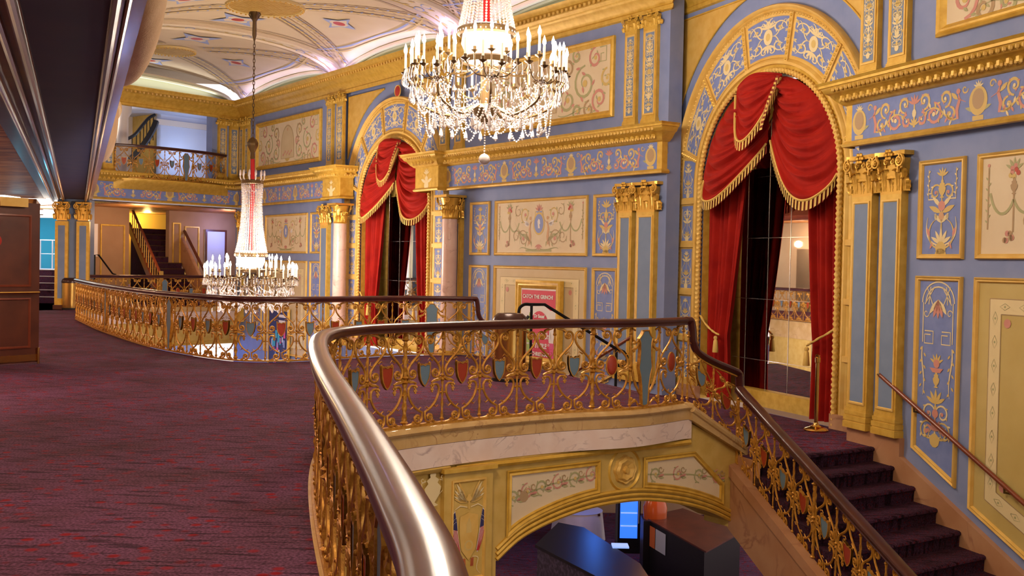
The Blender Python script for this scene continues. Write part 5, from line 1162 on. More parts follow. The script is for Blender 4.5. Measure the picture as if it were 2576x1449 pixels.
def shear(b, s): b.map(lambda x, y, z: (x, y, z + s * x)) if s else None
CACHE = {}
def rail_mesh(kind, w, s):
    key = (kind, round(w, 2), round(s, 2))
    if key in CACHE: return CACHE[key]
    w, s = key[1], key[2]; b = MB(); name = {'scroll': 'scroll_panel', 'bar': 'baluster', 'post': 'post'}.get(kind, 'shield')
    if kind == 'scroll': half(b, 1, w, s); half(b, -1, w, s)
    elif kind in ('bar', 'post'):
        r = .011 if kind == 'bar' else .020; b.tube([(0, 0, .02 + .02 * i) for i in range(43)], r, 'gilt_iron', 6, 2, 60, .28)
        for z in (.06, .42, .46, .80): b.lathe([(r, -.015), (r * 1.9, 0), (r, .015)], 'gilt_iron', 8, (0, 0, z))
    elif kind in ('shield_blue', 'shield_red'):
        P = [(-.062, .575), (-.045, .563), (-.03, .572), (0, .558), (.03, .572), (.045, .563), (.062, .575), (.060, .50), (.048, .44), (.022, .395), (0, .375), (-.022, .395), (-.048, .44), (-.060, .50)]
        b.prism(P, -.010, .010, kind); b.sweep(P, [(0, -.012), (.006, -.016), (.006, .016), (0, .012)], 'gilt_iron', closed=True); b.sweep(P, [(-.001, .009), (-.004, .016), (.006, .016), (.006, -.016), (-.004, -.016)], 'gilt_iron', closed=True)
        for sg in (1, -1): b.ball((sg * .062, 0, .582), .012, 'gilt_iron', 5, 3)
    elif kind == 'oval_red':
        b.ball((0, 0, 0), 1, 'shield_red', 16, 10); b.v = [(x * .062, y * .022, .475 + z * .100) for x, y, z in b.v]
        b.tube([(.064 * cos(a * pi / 12), 0, .475 + .102 * sin(a * pi / 12)) for a in range(24)], .008, 'gilt_iron', 5, closed=True)
    elif kind == 'cartouche':
        h = [(.0, .82), (.035, .82), (.06, .78), (.10, .74), (.085, .70), (.082, .62), (.088, .52), (.10, .44), (.075, .36), (.052, .24), (.045, .12), (.04, .05), (0, .04)]
        P = h + [(-x, z) for x, z in h[-2:0:-1]]; P = P[::-1]; k = w / .5
        b.prism(P, -.012, .012, 'shield_blue'); ar = [(x, z) for x, z in P]; b.sweep(ar, [(.004, .012), (.0, .020), (-.010, .020), (-.010, -.020), (0, -.020), (.004, -.012)], 'gilt_iron', closed=True)
        for sg in (1, -1):
            b.tube([(sg * x, 0, z) for x, z in ((.10, .74), (.14, .70), (.19, .73), (.22, .80), (.20, .85), (.16, .83))], .012, 'gilt_iron', 5); b.tube([(sg * x, 0, z) for x, z in bez((.10, .70), (.16, .6), (.14, .66), (.215, .62), 8)], .014, 'gilt_iron', 5)
            b.tube([(sg * x, 0, z) for x, z in bez((.22, .62), (.20, .35), (.15, .25), (.06, .16), 12)], .014, 'gilt_iron', 6, 3, 90, .35)
            b.tube([(sg * x, 0, z) for x, z in bez((.06, .06), (.12, .02), (.10, .16), (.22, .06), 10)], .012, 'gilt_iron', 5, 3, 80, .3)
            for q in ((.17, .70), (.15, .10), (.20, .12), (.18, .62)): b.ball((sg * q[0], 0, q[1]), .020, 'gilt_iron', 6, 4)
    shear(b, s); o = b.build(name, None); me = o.data; bpy.data.objects.remove(o); CACHE[key] = me; return me
def put(name, me, t, p, a, label=None):
    o = bpy.data.objects.new(name, me); COL.objects.link(o); o.parent = t; o.location = p; o.rotation_euler = (0, 0, a)
    if label: o['label'] = label
    return o
def balustrade(label, path, seq=None, step=.447, group=None, base='marble_gold', rail=True, start=0):
    P = [Vector(p) for p in path]; t = thing('balustrade', label, 'balustrade', T(*P[0]), group); o0 = P[0].copy(); Q = [p - o0 for p in P]
    b = MB(); rail_sweep(b, resample(Q, .06) if len(Q) > 2 else Q, HP, 'wood_rail', .91); b.build('handrail', t, angle=60)
    b = MB(); rail_sweep(b, Q, [(-.03, .012), (-.03, .034), (.03, .034), (.03, .012)], 'gilt_iron'); b.build('bottom_rail', t, angle=60)
    b = MB(); rail_sweep(b, Q, [(-.02, .862), (-.02, .875), (.02, .875), (.02, .862)], 'gilt_iron', .87); b.build('top_bar', t, angle=60)
    R = resample(Q, step); n = len(R) - 1
    for i in range(n + 1):
        a, c = R[max(0, i - 1)], R[min(n, i + 1)]; d = c - a; an = atan2(d.y, d.x); kind = 'post' if (i + start) % 5 == 0 else 'bar'
        put('post' if kind == 'post' else 'baluster', rail_mesh(kind, .4, 0), t, R[i], an)
        if i < n:
            p, q = R[i], R[i + 1]; d = q - p; l = hypot(d.x, d.y); s = d.z / l; an = atan2(d.y, d.x); m = (p + q) / 2
            k = (i + start)
            kd = seq(i, n) if seq else ('shield_blue' if k % 2 else 'shield_red')
            if kd == 'cartouche': put('cartouche', rail_mesh('cartouche', l, s), t, m, an, 'large blue cartouche')
            else:
                put('scroll_panel', rail_mesh('scroll', l, s), t, m, an); put('shield', rail_mesh(kd, .1, s), t, m, an, {'shield_blue': 'grey blue shield', 'shield_red': 'red shield', 'oval_red': 'red oval boss'}[kd])
    return t
NR = [p for p in NEAR]
def seqn(i, n):
    k = n - 1 - i
    return 'oval_red' if k in (0, 2) else 'cartouche' if k in (1, 12, 23) else ('shield_blue' if k % 2 else 'shield_red')
balustrade('long curved balustrade sweeping from the foreground around the stairwell', NR, seqn, start=0)
balustrade('curved balustrade in the middle distance around the deep atrium opening', FAR, lambda i, n: 'cartouche' if (n - i) in (2, 14, 24) else ('shield_blue' if i % 2 else 'shield_red'))
balustrade('straight balustrade on the far side of the atrium below the loggia', [WK.pt(-4.95, .0, .02), WK.pt(-.15, .0, .02)], lambda i, n: 'cartouche' if i == 5 else 'oval_red' if i in (4, 6) else ('shield_blue' if i % 2 else 'shield_red'))
balustrade('high balustrade of the loggia balcony on the end wall', smooth_path([WK.pt(-4.2, 3.66, .12), WK.pt(-3.2, 3.66, .42), WK.pt(-1.6, 3.66, .42), WK.pt(-.6, 3.66, .10)], 8), lambda i, n: 'cartouche' if i == n // 2 else ('shield_blue' if i % 2 else 'shield_red'))
# stair balustrade: swooping down to the landing, then down the flight
Lt = Vector((L0.x, L0.y, 0))
def swoop(A, B, label, z1=-.49):
    A = Vector((A.x, A.y, 0)); B = Vector((B.x, B.y, 0)); d = B - A; L = d.length; d.normalize(); an = atan2(d.y, d.x); t = thing('balustrade', label, 'balustrade', T(*A) @ RZ(an))
    R = smooth_path([(x * L, 0, z) for x, z in ((-.06, .912), (-.01, .912), (.04, .90), (.075, .80), (.10, .66), (.20, .55), (.5, .44), (.90, .335), (1.0, .30))], 8) + [Vector((L + .01, 0, .28)), Vector((L + .02, 0, .10)), Vector((L + .05, 0, .07))]
    b = MB(); b.tube(R, .040, 'wood_rail', 10, flat=1.3); b.build('handrail', t)
    b = MB(); b.tube([(0, 0, .02), (L, 0, z1 + .02)], .016, 'gilt_iron', 5); b.build('bottom_rail', t); b = MB(); b.tube([p + Vector((0, 0, -.05)) for p in R[20:60]], .012, 'gilt_iron', 5); b.build('top_bar', t)
    for i in range(3):
        x = L * (i / 2); me = rail_mesh('bar', .4, 0); o = put('baluster', me, t, (x, 0, z1 * i / 2), 0); o.scale = (1, 1, (.92, .78, .84)[i])
    for i in range(2):
        x = L * (.25 + .5 * i); k = (.80, .72)[i]; o = put('scroll_panel', rail_mesh('scroll', L / 2, z1 / L / k), t, (x, 0, z1 * x / L), 0); o.scale = (1, 1, k); o = put('shield', rail_mesh(('shield_blue', 'shield_red')[i], .1, z1 / L / k), t, (x, 0, z1 * x / L), 0, ('grey blue shield', 'red shield')[i]); o.scale = (1, 1, k)
swoop(SE0, Lt, 'short swooping balustrade dropping from the upper floor to the landing')
sl = -RISE / RUN; Pn = [Lt + Vector((0, 0, LAND + .0))]; P2 = Lt + TA * 5.3 + Vector((0, 0, LAND + sl * 5.3))
balustrade('sloping balustrade of the right hand stair flight descending to the lower lobby', [Lt + Vector((0, 0, LAND)) + Vector((TA.x, TA.y, 0)) * .02 + Vector((0, 0, -.16)), P2 + Vector((0, 0, -.16))], step=.40, start=1)
b = MB(); b.tube([Lt + Vector((0, 0, LAND - .1)), Lt + Vector((0, 0, LAND + .80))], .018, 'gilt_iron', 10); t = thing('newel_post', 'slim gilt post where the landing balustrade turns down the stairs', 'post', T(0, 0, 0)); b.build('post', t)
# far drop towards the left flight
swoop(Vector((-.60, 17.6, 0)), Vector((.05, 17.95, 0)), 'short swooping balustrade at the far end of the upper floor')
# ------------------------------------------------------------ fascia of the stairwell
def fas(path, prof, m, name, kind='structure'):
    b = MB(); b.sweep([(p.x, p.y) for p in path], prof, m, plane='xy'); o = b.build(name, angle=50); o['kind'] = kind; return o
i0 = 0
path = NEAR + [Vector((1.97, 11.96, 0))]
fas(path, [(.05, .0), (.05, .012), (-.04, .012), (-.07, 0), (-.085, -.03), (-.07, -.055), (-.05, -.06), (-.05, -.165), (-.03, -.17)], 'marble_gold', 'trim_12')
fas(path, [(-.03, -.165), (-.045, -.17), (-.045, -.375), (-.02, -.38)], 'marble_white', 'trim_13')
ks = next(i for i, p in enumerate(NEAR) if p.y > 10.05)
fas(NEAR[:ks + 1], [(-.02, -.375), (-.06, -.39), (-.04, -.43), (0, -.44), (0, -1.55), (-.05, -1.57), (-.05, -1.62), (0, -1.64), (0, LOW)], 'plaster_gold', 'wall_side')
WF = Wall(-400, 0, 1400, base=(-.50, 10.15)); WF.t = (Vector((2.60, 12.42, 0)) - Vector((-.50, 10.15, 0))).normalized(); WF.n = Vector((-WF.t.y, WF.t.x, 0)); WF.a = atan2(WF.t.y, WF.t.x)
UE = (Vector((2.60, 12.42, 0)) - WF.o).length; UM = (Vector((1.97, 11.96, 0)) - WF.o).length
inn = [WF.uz(x, y) for x, y in ((1247, 1412), (1300, 1362), (1360, 1326), (1430, 1296), (1500, 1275), (1590, 1261), (1660, 1262), (1730, 1272), (1790, 1290), (1836, 1312))]
print('FASCIA', UE, UM, [tuple(round(v, 2) for v in q) for q in inn])
Ain = [tuple(p) for p in smooth_path([(u, z) for u, z in inn], 5)]; ur = inn[-1][0]; ul = inn[0][0]
t = thing('stair_arch', 'gold plaster arch under the landing with scroll panels and round flower', 'arch', WF.M())
top = lambda u: -.375 if u < UM - .05 else -.375 - (u - UM + .05) * .75
b = MB(); up = [(u, top(u)) for u, z in Ain]
b.add([(u, 0, z) for u, z in Ain] + [(u, 0, z) for u, z in up] + [(u, .5, z) for u, z in Ain], [(i, i + 1, len(Ain) + i + 1, len(Ain) + i) for i in range(len(Ain) - 1)] + [(i, i + 1, 2 * len(Ain) + i + 1, 2 * len(Ain) + i) for i in range(len(Ain) - 1)], 'plaster_gold')
b.box(-.1, ul, 0, .4, LOW, -.375, 'plaster_gold'); b.box(ur, UE + .25, 0, .4, -1.45, -.90, 'plaster_gold'); b.build('wall', t, smooth=False)
b = MB()
for o_, h_ in ((.02, .05), (.07, .035), (.12, .02)): b.tube([(u, -.01, z + o_) for u, z in Ain], .022, 'gold', 6)
b.tube([(0, -.02, -.42), (UM, -.02, -.42)], .03, 'gold', 6); b.build('moulding', t)
# two painted spandrel panels
def offs(p, d): return (p[0], p[1] + d)
Pl = [q for q in Ain if ul + .10 < q[0] < ul + 1.35]; Pr = [q for q in Ain if ul + 1.85 < q[0] < ur - .12]
for k, (Q, tz) in enumerate(((Pl, -.53), (Pr, -.56))):
    low = [offs(q, .17) for q in Q]; low = [q for q in low if q[1] < tz - .1]
    tp = [(low[-1][0], tz), (low[0][0], tz)] if k == 0 else [(low[-1][0], low[-1][1] + .20), (low[-1][0] - .45, tz + .0), (low[0][0], tz)]
    P = low + tp; b = MB(); b.poly(P, 'cream', -.006); m = b.build('panel', t, smooth=False, label='cream spandrel panel with painted scrolls')
    b = MB(); b.sweep(P, [(0, 0), (-.03, .02), (-.02, .035), (0, .02), (.02, .03), (.03, .006)], 'gold', closed=True); b.build('moulding', m)
    o = Orn(-.010); c = [(low[i][0], (low[i][1] + tz) / 2 + (.03 if k == 0 else -.02)) for i in range(0, len(low))]
    n = 6 if k == 0 else 4; L = len(c)
    for i in range(n):
        x, z = c[int((i + .5) * L / n)]; r = min(.085, (tz - low[int((i + .5) * L / n)][1]) * .36)
        o.spiral(x, z, r, pi / 2 * (1 if i % 2 else 3), 1.2 * (1 if i % 2 else -1), ('orn_green', 'orn_pink')[i % 2], .018, 4, 'orn_green', 'orn_gold')
        o.spiral(x + r * .9, z + r * .5, r * .5, 0, -1.1, 'orn_brown', .014, 3, 'orn_green')
        for a in (.2, .6): o.leaf(x + r * .4, z - r * .4, a - .4, r * 1.1, r * .4, ('orn_green', 'orn_pink')[a > .4])
    o.stroke([c[0], c[L // 2], c[-1]], .014, 'orn_green', False)
    if k == 0: o.disc(c[2][0] + .07, c[2][1] - .02, .055, 'orn_brown', 10); o.stroke([(c[2][0], c[2][1] + .05), (c[2][0] + .06, c[2][1] + .02), (c[2][0] + .1, c[2][1] + .07)], .02, 'orn_brown')
    o.build('painted_ornament', m)
fu, fz = WF.uz(1571, 1181); b = MB(); b.lathe([(0, .05), (.03, .05), (.04, .02), (.10, .045), (.125, .02), (.14, .03), (.15, 0)], 'gold_light', 64, (0, 0, 0), rip=.05, nr=8); b.xf(T(fu, -.0, fz) @ Matrix.Rotation(radians(90), 4, 'X')); b.build('flower_roundel', t)
b = MB(); b.lathe([(.20, .0), (.215, .02), (.23, 0)], 'gold', 24); b.xf(T(fu, -.0, fz) @ Matrix.Rotation(radians(90), 4, 'X')); b.build('ring', t)
# eagle pier
p0, p1 = WF.uz(1119, 1175, .08)[0], WF.uz(1241, 1160, .08)[0]; e = thing('eagle_pier', 'gold pier with painted eagle, shield and two flags under the balustrade', 'pier', WF.M((p0 + p1) / 2, 0, .0)); hw = (p1 - p0) / 2
b = MB(); b.box(-hw, hw, -.08, .1, -1.55, -.44, 'plaster_gold'); b.build('shaft', e, smooth=False)
b = MB(); b.box(-hw * 1.1, hw * 1.1, -.12, .1, -.44, -.40, 'gold'); b.box(-hw * 1.12, hw * 1.12, -.14, .1, -1.62, -1.55, 'gold'); b.box(-hw, hw, -.1, .1, LOW, -1.62, 'plaster_gold')
b.build('cap', e, smooth=False); c = capital_mesh(hw * 1.7, .35, .1).build('capital', e); c.location = (0, -.02, -1.98)
P = [(-hw + .08, -1.47), (hw - .08, -1.47), (hw - .08, -.52), (-hw + .08, -.52)]; b = MB(); b.sweep(P, [(0, 0), (0, .015), (.015, .018), (.03, 0)], 'gold_light', closed=True, yoff=-.08); b.build('moulding', e)
o = Orn(-.088)
for sg in (1, -1):
    for k in range(7): o.leaf(sg * .02, -.74, pi / 2 - sg * (.45 + .13 * k), .24 - .014 * k, .035, ('gold_light', 'orn_cream')[k % 2])
    o.stroke([(sg * .02, -.78), (sg * .1, -.76), (sg * .17, -.80)], .014, 'orn_cream')
    f = [(sg * .155, -.80), (sg * .19, -.84), (sg * .185, -1.0), (sg * .15, -1.12), (sg * .10, -1.22), (sg * .09, -1.18), (sg * .12, -1.02), (sg * .13, -.92)]
    o.blob(f, 'paper', -.001); o.blob([(sg * .155, -.81), (sg * .188, -.85), (sg * .185, -.97), (sg * .125, -.99), (sg * .135, -.9)], 'flag_navy', -.002)
    for q in range(4): o.stroke([(sg * (.180 - .014 * q), -.98), (sg * (.152 - .013 * q), -1.1), (sg * (.113 - .006 * q), -1.2)], .007, 'flag_red', False, dy=-.004)
    for q in range(6): o.disc(sg * (.147 + .012 * (q % 3)), -.87 - .035 * (q // 3) - .01 * (q % 3), .004, 'paper', 5, dy=-.004)
    for q in range(3): o.stroke([(sg * (.035 + .012 * q), -1.26), (sg * (.03 + .012 * q), -1.34)], .006, 'flag_red', False)
    o.stroke(bez((sg * .05, -1.25), (sg * .2, -1.25), (sg * .02, -1.35), (sg * .14, -1.42), 10), .01, 'orn_cream')
o.disc(0, -.70, .03, 'gold_light', 8); o.stroke([(0, -.66), (0, -.80)], .05, 'gold_light')
o.blob([(-.10, -.86), (0, -.83), (.10, -.86), (.105, -1.02), (.08, -1.18), (0, -1.28), (-.08, -1.18), (-.105, -1.02)], 'gold_light', -.004); o.blob([(-.03, -1.02), (.03, -1.02), (.025, -.94), (0, -.87), (-.025, -.94)], 'orn_gold', -.005); o.disc(0, -1.14, .05, 'orn_gold', 12, dy=-.005); o.disc(0, -1.14, .035, 'gold_light', 12, dy=-.006)
o.build('painted_emblem', e)
# urn painting on the curved wall left of the pier
def pxof(p): q = CAMROT.transposed() @ (Vector(p) - EYE); return CXP + FPX * q.x / -q.z
iu = min((i for i in range(2, len(NEAR) - 1) if NEAR[i].y > 9), key=lambda i: abs(pxof((NEAR[i].x, NEAR[i].y, -.55)) - 1080)); d_ = (NEAR[iu + 1] - NEAR[iu - 1]).normalized()
t = thing('painted_urn', 'painted urn on the gold wall left of the eagle pier', 'painting', T(NEAR[iu].x, NEAR[iu].y, 0) @ RZ(atan2(d_.y, d_.x)))
b = Orn(-.03, lambda x, z, y: (x * .8, y, z * .75 - .57)); b.urn(0, -.22, .46, 'orn_cream')
for sg in (1, -1): b.stroke([(sg * .10, .10), (sg * .17, .08), (sg * .15, -.04), (sg * .10, -.08)], .016, 'orn_cream'); b.spiral(sg * .15, .12, .035, 0, sg, 'orn_cream', .012, 0)
b.fan(0, .22, .09, 'orn_pink', 3); b.leaf(-.02, -.02, 1.2, .12, .05, 'orn_pink'); b.build('urn', t)
# flank and stringer of the right hand flight
b = MB(); cap_ = lambda d: LAND + sl * d - .13
A_ = Vector((L0.x, L0.y, 0)); q = []
for d in (0, 6): q.append(A_ + Vector((TA.x, TA.y, 0)) * d)
nn = Vector((NA.x, NA.y, 0)) * -.09
def q4(d, z, s=0): p = A_ + Vector((TA.x, TA.y, 0)) * d + nn * s; return (p.x, p.y, z)
b.add([q4(-.1, LAND - .05, .0), q4(6, cap_(6) + .0, .0), q4(6, cap_(6), 1.3), q4(-.1, LAND - .05, 1.3), q4(6, cap_(6) - .10, 1.3), q4(-.1, LAND - .18, 1.3), q4(6, cap_(6) - .12, 1), q4(-.1, LAND - .20, 1), q4(6, cap_(6) - .62, 1), q4(-.1, LAND - .80, 1)], [(0, 1, 2, 3), (3, 2, 4, 5), (5, 4, 6, 7), (7, 6, 8, 9)], 'stringer')
b.add([q4(-.1, LAND - .80, 1), q4(6, cap_(6) - .62, 1), q4(6, cap_(6) - .75, -20), q4(-.1, LAND - .92, -20)], [(0, 1, 2, 3)], 'marble_pink'); b.add([q4(-.16, LAND - .002), q4(.5, LAND - .002), q4(.5, LAND - .7), q4(-.16, LAND - .7)], [(0, 1, 2, 3)], 'stringer'); o = b.build('trim_14', smooth=False); struct(o)
# sloping marble edge from the upper floor down to the landing, carrying the swooping balustrade
a0, a1 = UM - .04, UE + .05
b = MB(); b.prism([(a0, 0), (a1, -.49), (a1, -.62), (a0, -.17)], -.09, .12, 'marble_gold'); b.tube([(a0, -.09, -.05), (a1, -.09, -.54)], .035, 'marble_gold', 8)
b.tube([(a1, -.02, -.49), (a1 + .03, -.02, -.62), (a1 + .03, -.02, -.80)], .06, 'marble_gold', 8); struct(b.build('trim_15', None, WF.M(), smooth=False))
b = MB(); b.prism([(a0 - .05, -.16), (a1, -.60), (a1 + .06, -.80), (a1 + .06, -1.40), (a0 - .05, -.95)], .005, .1, 'plaster_gold'); struct(b.build('trim_16', None, WF.M(), smooth=False))
# landing underside / back of the stairwell recess
quad('ceiling', [(-.6, 10.4, -1.0), (2.7, 12.7, -1.0), (3.3, 17.5, -1.0), (-1, 17.5, -1.0)], 'far_wall')
# ------------------------------------------------------------ chandeliers
def beads(b, P, r, sp, m='crystal', grow=0):
    R = resample([Vector(p) for p in P], sp)
    for i, p in enumerate(R): b.ball(tuple(p), r * (1 + grow * i / len(R)), m, 5, 3)
def sagp(p, q, s, n=14): return [Vector(p).lerp(Vector(q), i / n) - Vector((0, 0, s * 4 * (i / n) * (1 - i / n))) for i in range(n + 1)]
def chandelier(name, label, x, y, z, ztop):
    t = thing(name, label, 'chandelier', T(x, y, z)); R = .96
    b = MB(); H = ztop - z; k = 0; zz = 3.15
    while zz < H - .55:
        M_ = T(0, 0, zz + .05) @ RZ(pi / 2 * (k % 2)) @ Matrix.Rotation(pi / 2, 4, 'X')
        b2 = [(.022 * cos(a * pi / 5), .055 * sin(a * pi / 5), 0) for a in range(10)]; b.tube([M_ @ Vector(p) for p in b2], .008, 'bronze', 5, closed=True); zz += .082; k += 1
    b.build('chain', t)
    b = MB(); b.lathe([(.02, -.62), (.05, -.5), (.045, -.2), (.08, -.12), (.12, 0), (.02, 0)], 'bronze', 12, (0, 0, H)); 
    for i in range(6): a = i * pi / 3; b.tube([(.06 * cos(a), .06 * sin(a), H - .15), (.13 * cos(a), .13 * sin(a), H - .05), (.11 * cos(a), .11 * sin(a), H)], .012, 'bronze', 4)
    b.build('ceiling_hook', t)
    b = MB(); b.lathe([(.01, 2.62), (.05, 2.68), (.04, 2.8), (.07, 2.86), (.11, 2.95), (.115, 3.02), (.08, 3.1), (.02, 3.15)], 'bronze', 14, rip=.06, nr=7); b.build('knob', t)
    b = MB(); b.tube([(0, 0, 2.66), (.012, 0, 1.9), (-.01, 0, 1.2), (0, 0, .62)], .045, 'ribbon', 8); b.build('red_sleeve', t)
    b = MB(); b.lathe([(.20, 2.10), (.24, 2.12), (.25, 2.18), (.22, 2.2), (.20, 2.10)], 'bronze', 24); b.build('crown_ring', t); b = MB(); b.lathe([(.34, .48), (.37, .5), (.37, .56), (.34, .58), (.34, .48)], 'bronze', 28); b.build('column_ring', t)
    b = MB(); b.lathe([(.05, .10), (.30, .14), (.33, .2), (.30, .22), (.06, .2), (.05, .1)], 'bronze', 24); b.build('inner_ring', t); b = MB() 
    b.lathe([(.0, -.62), (.05, -.60), (.14, -.50), (.17, -.42), (.06, -.36), (.04, .2)], 'bronze', 16); b.build('frame', t)
    b = MB(); b.lathe([(.02, .60), (.20, .62), (.28, .55), (.30, .38), (.24, .25), (.02, .22)], 'crystal_glow', 24, rip=.05, nr=12); b.build('crystal_basket', t)
    for i in range(12): a = i * pi / 6; b = MB(); b.tube([(.21 * cos(a), .21 * sin(a), 2.14), (.27 * cos(a), .27 * sin(a), 2.24), (.26 * cos(a), .26 * sin(a), 2.36)], .012, 'crystal', 4); b.lathe([(.0, -.15), (.025, -.11), (.02, -.03), (0, 0)], 'crystal', 6, (.27 * cos(a), .27 * sin(a), 2.42)); b.build('crown_prism', t)
    proto = None
    b = MB(); beads(b, [(.23, 0, 2.10), (.215, 0, 1.7), (.24, 0, 1.2), (.30, 0, .8), (.36, 0, .52)], .0125, .036, grow=.35)
    for i in range(36):
        if i == 0: proto = b.build('bead_strand', t)
        else: o = proto.copy(); COL.objects.link(o); o.rotation_euler = (0, 0, i * pi / 18)
    b = MB()
    for i in range(8): a0, a1 = i * pi / 4, (i + 1) * pi / 4; beads(b, sagp((.24 * cos(a0), .24 * sin(a0), 2.08), (.24 * cos(a1), .24 * sin(a1), 2.08), .16), .012, .03)
    b.build('crown_garland', t)
    # arms, three candle branches on each
    b = MB(); b.tube(smooth_path([(.12, 0, -.38), (.45, 0, -.52), (.82, 0, -.38), (.86, 0, -.16), (.90, 0, -.10)], 6), lambda q: .022 - .008 * q, 'bronze', 6)
    CP = ((1.0, -.11, 0), (1.0, .11, -.03), (.93, -.31, .03), (.92, .30, .0), (.84, 0, .16))
    for (r, yy, zz) in CP: b.tube(smooth_path([(.86, 0, -.16), ((.86 + r) / 2, yy * .6, -.15 + zz * .4), (r, yy, zz - .02)], 5), .009, 'bronze', 5)
    for q in range(6): b.tube([(.87, 0, -.2), (.87 + .05 * cos(q), .05 * sin(q), -.14), (.87 + .09 * cos(q), .09 * sin(q), -.18)], .012, 'bronze', 4)
    for (r, yy, zz) in CP: b.lathe([(.008, -.03), (.05, -.004), (.055, .004), (.02, .01), (.022, .05), (.016, .05)], 'bronze', 10, (r, yy, zz))
    cb = MB(); cb.lathe([(.015, 0), (.015, .19), (0, .19)], 'candle', 8); cc = None
    fb = MB(); fb.lathe([(.010, 0), (.022, .03), (.019, .06), (.0, .12)], 'bulb', 8)
    arm = None; N = 8
    def candle(x_, y_, z_, sc=1):
        nonlocal cc
        if cc is None: cc = cb.build('candle', t); f_ = fb.build('bulb', cc); f_.location = (0, 0, .19); cc.location = (x_, y_, z_)
        else:
            o = cc.copy(); COL.objects.link(o); o.location = (x_, y_, z_); f_ = cc.children[0].copy(); COL.objects.link(f_); f_.parent = o
            o.scale = (sc, sc, sc)
    for i in range(N):
        a = i * 2 * pi / N + .1
        if arm is None: arm = b.build('arm', t); arm.rotation_euler = (0, 0, a)
        else: o = arm.copy(); COL.objects.link(o); o.rotation_euler = (0, 0, a)
        for (r, yy, zz) in CP: candle(r * cos(a) - yy * sin(a), r * sin(a) + yy * cos(a), zz + .05)
    ia = MB(); ia.tube(smooth_path([(.06, 0, .12), (.30, 0, .02), (.52, 0, .04), (.56, 0, .16)], 5), .012, 'bronze', 6); ia.lathe([(.008, -.03), (.045, -.004), (.05, .004), (.02, .01), (.02, .05)], 'bronze', 10, (.56, 0, .2)); iarm = None
    for i in range(9):
        a = i * 2 * pi / 9 + .3
        if iarm is None: iarm = ia.build('inner_arm', t); iarm.rotation_euler = (0, 0, a)
        else: o = iarm.copy(); COL.objects.link(o); o.rotation_euler = (0, 0, a)
        candle(.56 * cos(a), .56 * sin(a), .25)
    # garlands and drops
    gl = None
    def rot(mesh_b, nm, n, a0=0):
        pr = None
        for i in range(n):
            if pr is None: pr = mesh_b.build(nm, t); pr.rotation_euler = (0, 0, a0)
            else: o = pr.copy(); COL.objects.link(o); o.rotation_euler = (0, 0, a0 + i * 2 * pi / n)
    st = 2 * pi / N; pp = lambda r, a, z_: (r * cos(a), r * sin(a), z_)
    b = MB(); beads(b, sagp(pp(.92, 0, -.12), pp(.92, st, -.12), .20), .015, .036); beads(b, sagp(pp(.90, 0, -.14), pp(.90, st, -.14), .32), .015, .036); beads(b, sagp(pp(.62, 0, -.1), pp(.94, 0, -.1), .2), .013, .034); rot(b, 'garland', N, .1)
    b = MB(); beads(b, sagp(pp(.90, 0, -.14), pp(.30, 0, -.48), .26), .015, .036); beads(b, sagp(pp(.86, .12, -.30), pp(.26, .1, -.44), .22), .013, .036); rot(b, 'lower_garland', N, .1)
    b = MB(); beads(b, sagp(pp(.60, 0, -.40), pp(.60, 2 * pi / 8, -.40), .22), .014, .036); rot(b, 'inner_garland', 8, .2)
    b = MB(); beads(b, sagp(pp(.84, -.18, -.34), pp(.84, .18, -.34), .40, 18), .0145, .034); rot(b, 'hanging_garland', N, .28); b = MB(); beads(b, sagp(pp(.70, .2, -.40), pp(.70, .55, -.40), .30, 16), .0135, .034); rot(b, 'hanging_garland', N, .28); b = MB(); beads(b, sagp(pp(.45, -.3, -.46), pp(.45, .4, -.46), .22, 14), .013, .034); rot(b, 'hanging_garland', N, .28)
    b = MB()
    b.tube([pp(.93, 0, -.16), pp(.94, 0, -.26)], .004, 'crystal', 4); b.lathe([(0, -.10), (.022, -.075), (.016, -.03), (.003, 0)], 'crystal', 6, pp(.94, 0, -.26)); rot(b, 'arm_prism', 44, .05); b = MB()
    b.lathe([(0, -.13), (.028, -.095), (.02, -.04), (.003, 0)], 'crystal', 6, pp(.70, .2, -.62)); beads(b, [pp(.70, .2, -.45), pp(.70, .2, -.60)], .011, .03)
    rot(b, 'pendant_prism', 22, .05)
    b = MB()
    a = 0; b.tube([pp(1.02, a, .0), pp(1.04, a, -.09)], .006, 'crystal', 4); b.lathe([(0, -.07), (.014, -.05), (.003, 0)], 'crystal', 5, pp(1.04, a, -.08))
    rot(b, 'candle_drop', 90, 0)
    b = MB()
    for i in range(12): a = i * pi / 6; b.lathe([(0, -.14), (.02, -.10), (.004, 0)], 'crystal', 6, (.12 * cos(a), .12 * sin(a), -.56)); b.tube(bez((.05, 0, -.62), (.2, 0, -.75), (.25, 0, -.5), (.3, 0, -.62), 8) if False else [(.02 * cos(a), .02 * sin(a), -.58), (.16 * cos(a), .16 * sin(a), -.66), (.20 * cos(a), .20 * sin(a), -.56)], .008, 'crystal', 4)
    b.build('bottom_tuft', t)
    b = MB(); beads(b, [(0, 0, -.62), (0, 0, -.98)], .013, .034); b.tube([(0, 0, -.6), (0, 0, -.98)], .004, 'bronze', 4); b.build('drop_strand', t)
    b = MB(); b.ball((0, 0, -1.05), .072, 'glass_ball', 16, 10); b.build('ball', t)
    return t
chandelier('chandelier', 'near crystal chandelier hanging large in front of the small curtained arch', CH1.x, CH1.y, 3.84, 7.0)
r0 = SV((BAYS[1][0] + BAYS[1][1]) / 2, HW, 0)
z2 = 1.04; chandelier('chandelier', 'far crystal chandelier hanging low on a chain over the atrium', CH2.x, CH2.y, z2, 6.95)
